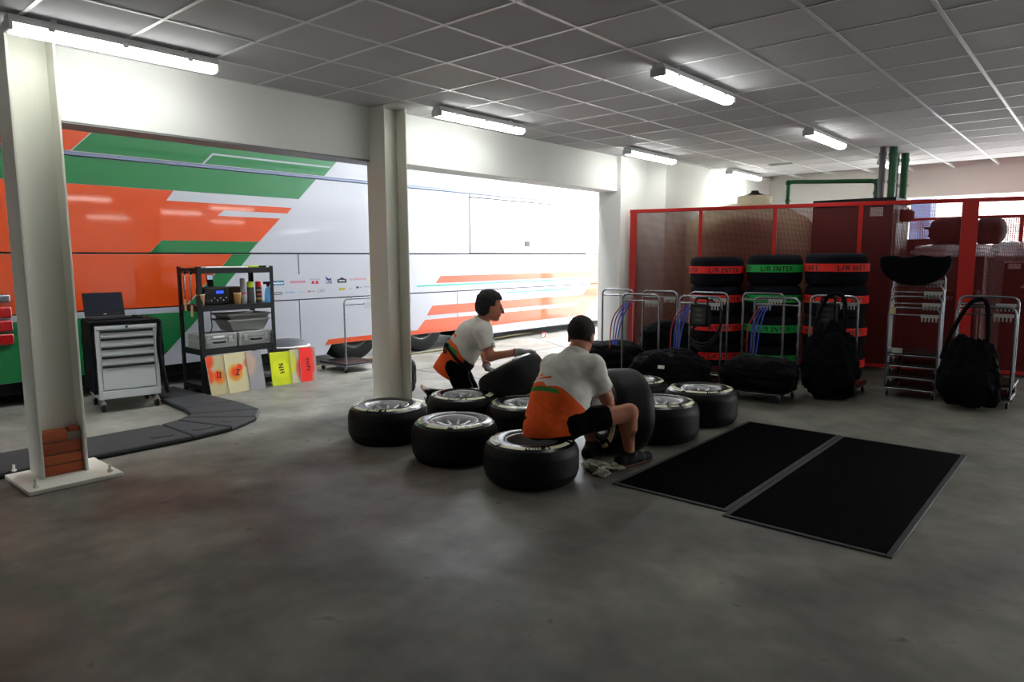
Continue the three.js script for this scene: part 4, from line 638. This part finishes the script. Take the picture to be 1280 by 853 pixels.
const foldNoise = (x, y, z, s) => 0.010 * fbm(x * 9 + s, y * 6, z * 9, 2) + 0.014 * Math.abs(fbm(x * 6 - s, y * 12 + x * 6, z * 6, 2));
const soft = (f, x, y, z, s) => { const d = f(x, y, z); return Math.abs(d) < 0.04 ? d + foldNoise(x, y, z, s) : d; };
const rough = (f, x, y, z, a, q, o) => { const d = f(x, y, z); return Math.abs(d) < 0.03 ? d + a * fbm(x * q, y * q, z * q, o) : d; };

{ // ------------------------------------------------ seated mechanic, back to us
  const t = thing('person', 'person in orange and white polo and black shorts seated on a tyre', 'person');
  const pel = J(0.28, 0.40, 4.60), chest = J(0.39, 0.68, 4.73), neck = J(0.462, 0.845, 4.80), head = J(0.492, 0.945, 4.86);
  const rs = J(0.545, 0.752, 4.66), ls = J(0.30, 0.715, 4.95), re = J(0.66, 0.52, 4.74), rw = J(0.72, 0.42, 4.96), le = J(0.46, 0.50, 5.08), lw = J(0.62, 0.50, 5.2);
  const rh = J(0.38, 0.385, 4.56), rk = J(0.815, 0.425, 4.72), ra = J(0.845, 0.10, 4.84), lh = J(0.30, 0.385, 4.72), lk = J(0.50, 0.45, 5.04), la = J(0.60, 0.10, 5.12);
  const hf = headFrame(head, V(0.5, 0, 0).copy(RT).multiplyScalar(0.45).addScaledVector(FW, 0.75).setY(-0.4), V(0, 1, 0).addScaledVector(FW, 0.2).addScaledVector(RT, 0.1));
  const waist = pel.clone().lerp(chest, 0.5);
  const lerp = (a, b, k) => a.clone().lerp(b, k);
  const skin = [cap(pel, waist, 0.13, 0.125), cap(waist, chest, 0.125, 0.135), cap(chest, neck, 0.12, 0.07), cap(neck, head, 0.058, 0.055), cap(rs, ls, 0.065), cap(rs, re, 0.055, 0.042), cap(re, rw, 0.042, 0.03), cap(ls, le, 0.055, 0.042), cap(le, lw, 0.042, 0.03),
    cap(rh, rk, 0.085, 0.058), cap(rk, lerp(rk, ra, 0.35), 0.056, 0.056), cap(lerp(rk, ra, 0.3).addScaledVector(RT, -0.02), ra, 0.054, 0.036), cap(lh, lk, 0.085, 0.06), cap(lk, lerp(lk, la, 0.35), 0.055, 0.056), cap(lerp(lk, la, 0.35), la, 0.056, 0.036)];
  const f1 = field(skin, 0.035), body = meshField(f1, J(0.5, 0.5, 4.85), 1.25, 104);
  const hg = meshField(field([...headPrims(hf), cap(neck, hf.at(0, -0.05, -0.02), 0.056, 0.054)], 0.018), head, 0.36, 84);
  const rhg = meshField(field([cap(lerp(re, rw, 0.8), rw, 0.031, 0.028), ...handPrims(rw, rw.clone().sub(re), V(0, -1, 0), 0.5, -1)], 0.012), J(0.75, 0.38, 5.02), 0.36, 90), lhg = meshField(field([cap(lerp(le, lw, 0.8), lw, 0.031, 0.028), ...handPrims(lw, lw.clone().sub(le), V(0, -1, 0), 0.5, 1)], 0.012), J(0.68, 0.48, 5.24), 0.36, 90);
  const g = mergeGeometries([body, hg, rhg, lhg].map(plain)), p = g.attributes.position, col = new Float32Array(p.count * 3), tat = J(0.86, 0.25, 4.72);
  for (let i = 0; i < p.count; i++) { const x = p.getX(i), y = p.getY(i), z = p.getZ(i), q = V(x, y, z), n = fbm(x * 30, y * 30, z * 30, 2), dd = q.sub(tat), rad = Math.hypot(dd.dot(RT) / 0.028, dd.y / 0.05) + 0.5 * n, k = rad < 1 && dd.dot(FW) < 0.05 && p.getY(i) < 0.33 ? 0.3 : 1, v = (1 + 0.12 * n) * k; col[3 * i] = v; col[3 * i + 1] = v; col[3 * i + 2] = v; }
  g.setAttribute('color', new THREE.BufferAttribute(col, 3)); const sk = skinM('#b8775a'); sk.vertexColors = true;
  part('body', g, sk, t);
  // polo shirt
  const sl = cap(ls, lerp(ls, le, 0.72), 0.082, 0.078), sr = cap(rs, lerp(rs, re, 0.72), 0.082, 0.078);
  const low = pel.clone().setY(pel.y - 0.05), fs = field([cap(low, waist, 0.172, 0.165), cap(J(0.215, 0.36, 4.57), J(0.27, 0.56, 4.66), 0.15, 0.13), cap(J(0.27, 0.56, 4.66), J(0.30, 0.68, 4.76), 0.13, 0.115), cap(J(0.36, 0.36, 4.62), J(0.42, 0.6, 4.68), 0.14, 0.13), cap(waist, chest, 0.165, 0.165), cap(chest, lerp(chest, neck, 0.8), 0.155, 0.09), cap(rs, ls, 0.085), sl, sr], 0.06);
  const dR = re.clone().sub(rs).normalize(), eR = lerp(rs, re, 0.68), dL = le.clone().sub(ls).normalize(), eL = lerp(ls, le, 0.68), spine = neck.clone().sub(pel).normalize(), sideV = rs.clone().sub(ls).normalize(), B = spine, latV = RT.clone().multiplyScalar(0.97).addScaledVector(FW, -0.25), A = latV.clone().addScaledVector(spine, -latV.dot(spine)).normalize();
  const shirt = meshField((x, y, z) => { const armR = dR.x * (x - eR.x) + dR.y * (y - eR.y) + dR.z * (z - eR.z), armL = dL.x * (x - eL.x) + dL.y * (y - eL.y) + dL.z * (z - eL.z), nearR = Math.hypot(x - eR.x, y - eR.y, z - eR.z) < 0.15 ? armR : -1, nearL = Math.hypot(x - eL.x, y - eL.y, z - eL.z) < 0.15 ? armL : -1; return Math.max(soft(fs, x, y, z, 3), nearR, nearL, 0.315 - y + 0.012 * Math.sin(x * 9)); }, J(0.38, 0.6, 4.75), 0.98, 124);
  bodyUV(shirt, pel, A, B, 0.9);
  const shirtTex = shirtMap((poly, text) => { poly([[-0.45, -0.3], [0.45, -0.3], [0.45, 0.10], [0.2, 0.125], [0.13, 0.15], [0.06, 0.178], [0.03, 0.19], [-0.01, 0.192], [-0.083, 0.175], [-0.115, 0.2], [-0.2, 0.194], [-0.45, 0.18]], OG); poly([[-0.45, 0.115], [-0.214, 0.123], [0.025, 0.145], [0.004, 0.17], [-0.043, 0.172], [-0.226, 0.152], [-0.45, 0.145]], GN); poly([[-0.4, 0.19], [-0.204, 0.208], [-0.068, 0.236], [-0.072, 0.252], [-0.174, 0.226], [-0.4, 0.215]], OG); poly([[-0.186, 0.238], [-0.135, 0.248], [-0.149, 0.266]], OG); });
  part('polo_shirt', shirt, mat('#ffffff', 0.85, { map: shirtTex }), t);
  part('collar', new THREE.TorusGeometry(0.074, 0.016, 10, 36).applyQuaternion(new THREE.Quaternion().setFromUnitVectors(V(0, 0, 1), neck.clone().sub(chest).normalize())).translate(...lerp(chest, neck, 0.93).toArray()), mat('#e2e0d8', 0.85), t);
  const fh = field([cap(lh, rh, 0.10), cap(rh, lerp(rh, rk, 0.72), 0.10, 0.088), cap(lh, lerp(lh, lk, 0.72), 0.112, 0.09), cap(J(0.16, 0.375, 4.58), J(0.36, 0.375, 4.6), 0.105)], 0.05);
  const kR = lerp(rh, rk, 0.62), nR = rk.clone().sub(rh).normalize(), kL = lerp(lh, lk, 0.62), nL = lk.clone().sub(lh).normalize();
  part('shorts', meshField((x, y, z) => { const r = nR.x * (x - kR.x) + nR.y * (y - kR.y) + nR.z * (z - kR.z), l = nL.x * (x - kL.x) + nL.y * (y - kL.y) + nL.z * (z - kL.z), dRk = Math.hypot(x - kR.x, y - kR.y, z - kR.z) < 0.17, dLk = Math.hypot(x - kL.x, y - kL.y, z - kL.z) < 0.17; return Math.max(soft(fh, x, y, z, 9), dRk ? r : -1, dLk ? l : -1, 0.272 - y, y - 0.49); }, J(0.42, 0.4, 4.75), 0.8, 96), phys('#060607', 0.95, { specularIntensity: 0.2 }), t);
  const e = (x, y, z, a, b, d) => ({ c: hf.at(x, y, z), r: [a * hf.S, b * hf.S, d * hf.S], X: hf.X, Y: hf.Y, Z: hf.Z }), hh = field([e(0, 0.036, -0.016, 0.084, 0.096, 0.104)], 0.01);
  part('hair', meshField((x, y, z) => { const ax = x - hf.c.x, ay = y - hf.c.y, az = z - hf.c.z, u = (ax * hf.Y.x + ay * hf.Y.y + az * hf.Y.z) / hf.S, f = (ax * hf.Z.x + ay * hf.Z.y + az * hf.Z.z) / hf.S, r = Math.abs(ax * hf.X.x + ay * hf.X.y + az * hf.X.z) / hf.S; return Math.max(rough(hh, x, y, z, 0.004, 60, 2), Math.min(f - 0.03, 0.075 - u), -0.055 - u, r > 0.066 ? -0.02 - u : -1); }, head, 0.34, 90), mat('#1d1410', 0.8), t);
  for (const s of [-1, 1]) part('eye', new THREE.SphereGeometry(0.011, 14, 10).translate(...hf.at(s * 0.03, 0.0, 0.086).toArray()), mat('#2a211c', 0.3), t);
  shoe(t, ra, J(0.775, 0, 4.80), J(1.0, 0, 4.98), shoeMats); shoe(t, la, J(0.56, 0, 5.0), J(0.68, 0, 5.24), shoeMats);
}

{ // ------------------------------------------------ kneeling mechanic tipping up a tyre
  const t = thing('person', 'person with grey gloves kneeling and tipping up a tyre', 'person');
  const pel = J(-0.575, 0.46, 6.72), chest = J(-0.39, 0.745, 6.72), neck = J(-0.285, 0.90, 6.70), head = J(-0.205, 1.035, 6.68);
  const rs = J(-0.275, 0.80, 6.54), re = J(-0.205, 0.575, 6.46), rw = J(0.085, 0.63, 6.38), ls = J(-0.29, 0.80, 6.88), le = J(-0.30, 0.58, 6.98), lw = J(-0.245, 0.42, 6.72);
  const rh = J(-0.55, 0.44, 6.63), rk = J(-0.40, 0.075, 6.55), ra = J(-0.76, 0.10, 6.68), lh = J(-0.55, 0.44, 6.82), lk = J(-0.385, 0.075, 6.92), la = J(-0.78, 0.10, 7.0);
  const lerp = (a, b, k) => a.clone().lerp(b, k), waist = lerp(pel, chest, 0.5);
  const hf = headFrame(head, RT.clone().addScaledVector(FW, 0.22).setY(-0.18), V(0, 1, 0).addScaledVector(RT, 0.16));
  const skin = [cap(pel, waist, 0.13, 0.125), cap(waist, chest, 0.125, 0.13), cap(chest, neck, 0.115, 0.065), cap(neck, hf.at(0, -0.05, -0.02), 0.058, 0.056), cap(rs, ls, 0.062), cap(rs, re, 0.052, 0.042), cap(re, rw, 0.043, 0.03), cap(ls, le, 0.052, 0.042), cap(le, lw, 0.042, 0.03), cap(rh, rk, 0.085, 0.06), cap(rk, ra, 0.058, 0.038), cap(lh, lk, 0.085, 0.06), cap(lk, la, 0.058, 0.038)];
  const body = meshField(field(skin, 0.035), J(-0.35, 0.5, 6.72), 1.2, 100), hg = meshField(field([...headPrims(hf), cap(neck, hf.at(0, -0.05, -0.02), 0.056, 0.054)], 0.016), head, 0.36, 96);
  part('body', mergeGeometries([body, hg].map(plain)), skinM('#b5765a'), t);
  const glove = mat('#8b8d92', 0.8);
  const hand = (e, w, n, c, side, curl, wr) => { const g = meshField(field([cap(lerp(e, w, 0.82), w, 0.036, 0.032), ...handPrims(w, n[0], n[1], curl, side).map((q) => cap(q.a, q.b, q.ra + 0.002, q.rb + 0.002))], 0.012), c, 0.34, 96); const o = part('glove', g, glove, t); part('wristband', new THREE.TorusGeometry(0.036, 0.008, 8, 24).applyQuaternion(new THREE.Quaternion().setFromUnitVectors(V(0, 0, 1), w.clone().sub(e).normalize())).translate(...lerp(e, w, wr).toArray()), mat('#96192b', 0.7), o); };
  hand(re, rw, [RT.clone().setY(0.05), V(0, -1, 0)], rw.clone().addScaledVector(RT, 0.08), 1, 0.55, 0.80); hand(le, lw, [RT.clone().setY(-0.25), V(0, -1, 0)], lw.clone().addScaledVector(RT, 0.08), -1, 0.4, 0.84);
  // polo shirt
  const spine = neck.clone().sub(pel).normalize(), B = spine, fr = RT.clone(), A = fr.addScaledVector(spine, -fr.dot(spine)).normalize();
  const low = pel.clone().addScaledVector(spine, -0.09), fs = field([cap(low, waist, 0.168, 0.158), cap(waist, chest, 0.158, 0.16), cap(chest, lerp(chest, neck, 0.8), 0.15, 0.088), cap(rs, ls, 0.08), cap(rs, lerp(rs, re, 0.8), 0.084, 0.076), cap(ls, lerp(ls, le, 0.8), 0.084, 0.076)], 0.05);
  const cut = (a, b, k) => { const e = lerp(a, b, k), d = b.clone().sub(a).normalize(); return (x, y, z) => Math.hypot(x - e.x, y - e.y, z - e.z) < 0.13 ? d.x * (x - e.x) + d.y * (y - e.y) + d.z * (z - e.z) : -1; };
  const cR = cut(rs, re, 0.68), cL = cut(ls, le, 0.68), along = (x, y, z) => B.x * (x - pel.x) + B.y * (y - pel.y) + B.z * (z - pel.z), front = (x, y, z) => A.x * (x - pel.x) + A.y * (y - pel.y) + A.z * (z - pel.z);
  const shirt = meshField((x, y, z) => Math.max(soft(fs, x, y, z, 5), cR(x, y, z), cL(x, y, z), -0.125 - along(x, y, z)), J(-0.4, 0.66, 6.72), 0.92, 118); bodyUV(shirt, pel, A, B, 0.9);
  const tex = shirtMap((poly, text) => { poly([[-0.45, -0.3], [0.45, -0.3], [0.45, 0.12], [0.1, 0.12], [0.0, 0.15], [-0.08, 0.2], [-0.45, 0.225]], OG); poly([[-0.45, 0.13], [-0.45, 0.175], [-0.06, 0.165], [-0.02, 0.12]], GN); poly([[-0.3, 0.255], [-0.13, 0.25], [-0.13, 0.275], [-0.3, 0.28]], OG); poly([[0.10, 0.545], [0.15, 0.525], [0.16, 0.545], [0.11, 0.565]], '#d9a91c'); text('b', 0.165, 0.46, 58, '#2c2f36', 0.95); text('Mail', 0.19, 0.40, 30, '#2c2f36', 0.95); });
  part('polo_shirt', shirt, mat('#ffffff', 0.85, { map: tex }), t);
  part('collar', new THREE.TorusGeometry(0.070, 0.016, 10, 36).applyQuaternion(new THREE.Quaternion().setFromUnitVectors(V(0, 0, 1), neck.clone().sub(chest).normalize())).translate(...lerp(chest, neck, 0.95).toArray()), mat('#e2e0d8', 0.85), t);
  const ap = mat('#0c0c10', 0.9), A0 = part('apron', meshField((x, y, z) => { const d = soft(fs, x, y, z, 5), b = along(x, y, z), a = front(x, y, z); return Math.max(d - 0.012, -d - 0.004, Math.abs(b - 0.09 + a * 0.28) - (a > 0.06 ? 0.06 : 0.016)); }, J(-0.5, 0.55, 6.72), 0.7, 96), ap, t);
  const kn = pel.clone().addScaledVector(B, 0.14).addScaledVector(A, -0.165).addScaledVector(FW, -0.07); part('apron_knot', [new THREE.SphereGeometry(0.024, 14, 10).translate(...kn.toArray()), tube([kn.toArray(), kn.clone().addScaledVector(FW, -0.02).add(V(0, -0.08, 0)).toArray(), kn.clone().addScaledVector(A, 0.02).add(V(0, -0.17, 0)).toArray()], 0.008, 16, 6), tube([kn.toArray(), kn.clone().addScaledVector(A, -0.03).add(V(0, -0.05, 0)).toArray(), kn.clone().addScaledVector(A, -0.02).add(V(0, -0.12, 0)).toArray()], 0.008, 16, 6)], ap, A0);
  const ft = field([cap(rh, lh, 0.115), cap(pel.clone(), pel.clone().addScaledVector(B, 0.05), 0.13), cap(rh, rk, 0.10, 0.085), cap(lh, lk, 0.10, 0.085), cap(rk, lerp(rk, ra, 1.12), 0.08, 0.06), cap(lk, lerp(lk, la, 1.12), 0.08, 0.06)], 0.04);
  part('trousers', meshField((x, y, z) => Math.max(soft(ft, x, y, z, 12), -y + 0.004, along(x, y, z) - 0.06), J(-0.55, 0.32, 6.76), 0.9, 100), phys('#060608', 0.95, { specularIntensity: 0.2 }), t);
  const e = (x, y, z, a, b, d) => ({ c: hf.at(x, y, z), r: [a * hf.S, b * hf.S, d * hf.S], X: hf.X, Y: hf.Y, Z: hf.Z }), hh = field([e(0, 0.042, -0.02, 0.094, 0.106, 0.116), e(0, -0.01, -0.06, 0.082, 0.085, 0.075)], 0.03);
  part('hair', meshField((x, y, z) => { const ax = x - hf.c.x, ay = y - hf.c.y, az = z - hf.c.z, u = (ax * hf.Y.x + ay * hf.Y.y + az * hf.Y.z) / hf.S, f = (ax * hf.Z.x + ay * hf.Z.y + az * hf.Z.z) / hf.S, r = Math.abs(ax * hf.X.x + ay * hf.X.y + az * hf.X.z) / hf.S; return Math.max(rough(hh, x, y, z, 0.012, 34, 3), Math.min(f - 0.02, 0.07 - u), Math.min(f + 0.02, 0.01 - u), f - 0.085, -0.095 - u); }, head, 0.38, 100), mat('#17171a', 0.75), t);
  for (const s of [-1, 1]) { part('eye', new THREE.SphereGeometry(0.012, 14, 10).translate(...hf.at(s * 0.031, 0.0, 0.084).toArray()), mat('#2a211c', 0.3), t); }
  shoe(t, ra, J(-0.82, 0.09, 6.70), J(-0.74, 0.0, 6.67).addScaledVector(RT, 0.10), shoeMats); shoe(t, J(-0.83, 0.13, 7.05), J(-0.90, 0.12, 7.06), J(-0.80, 0.0, 7.04), shoeMats);
}
renderer.render(scene, camera);
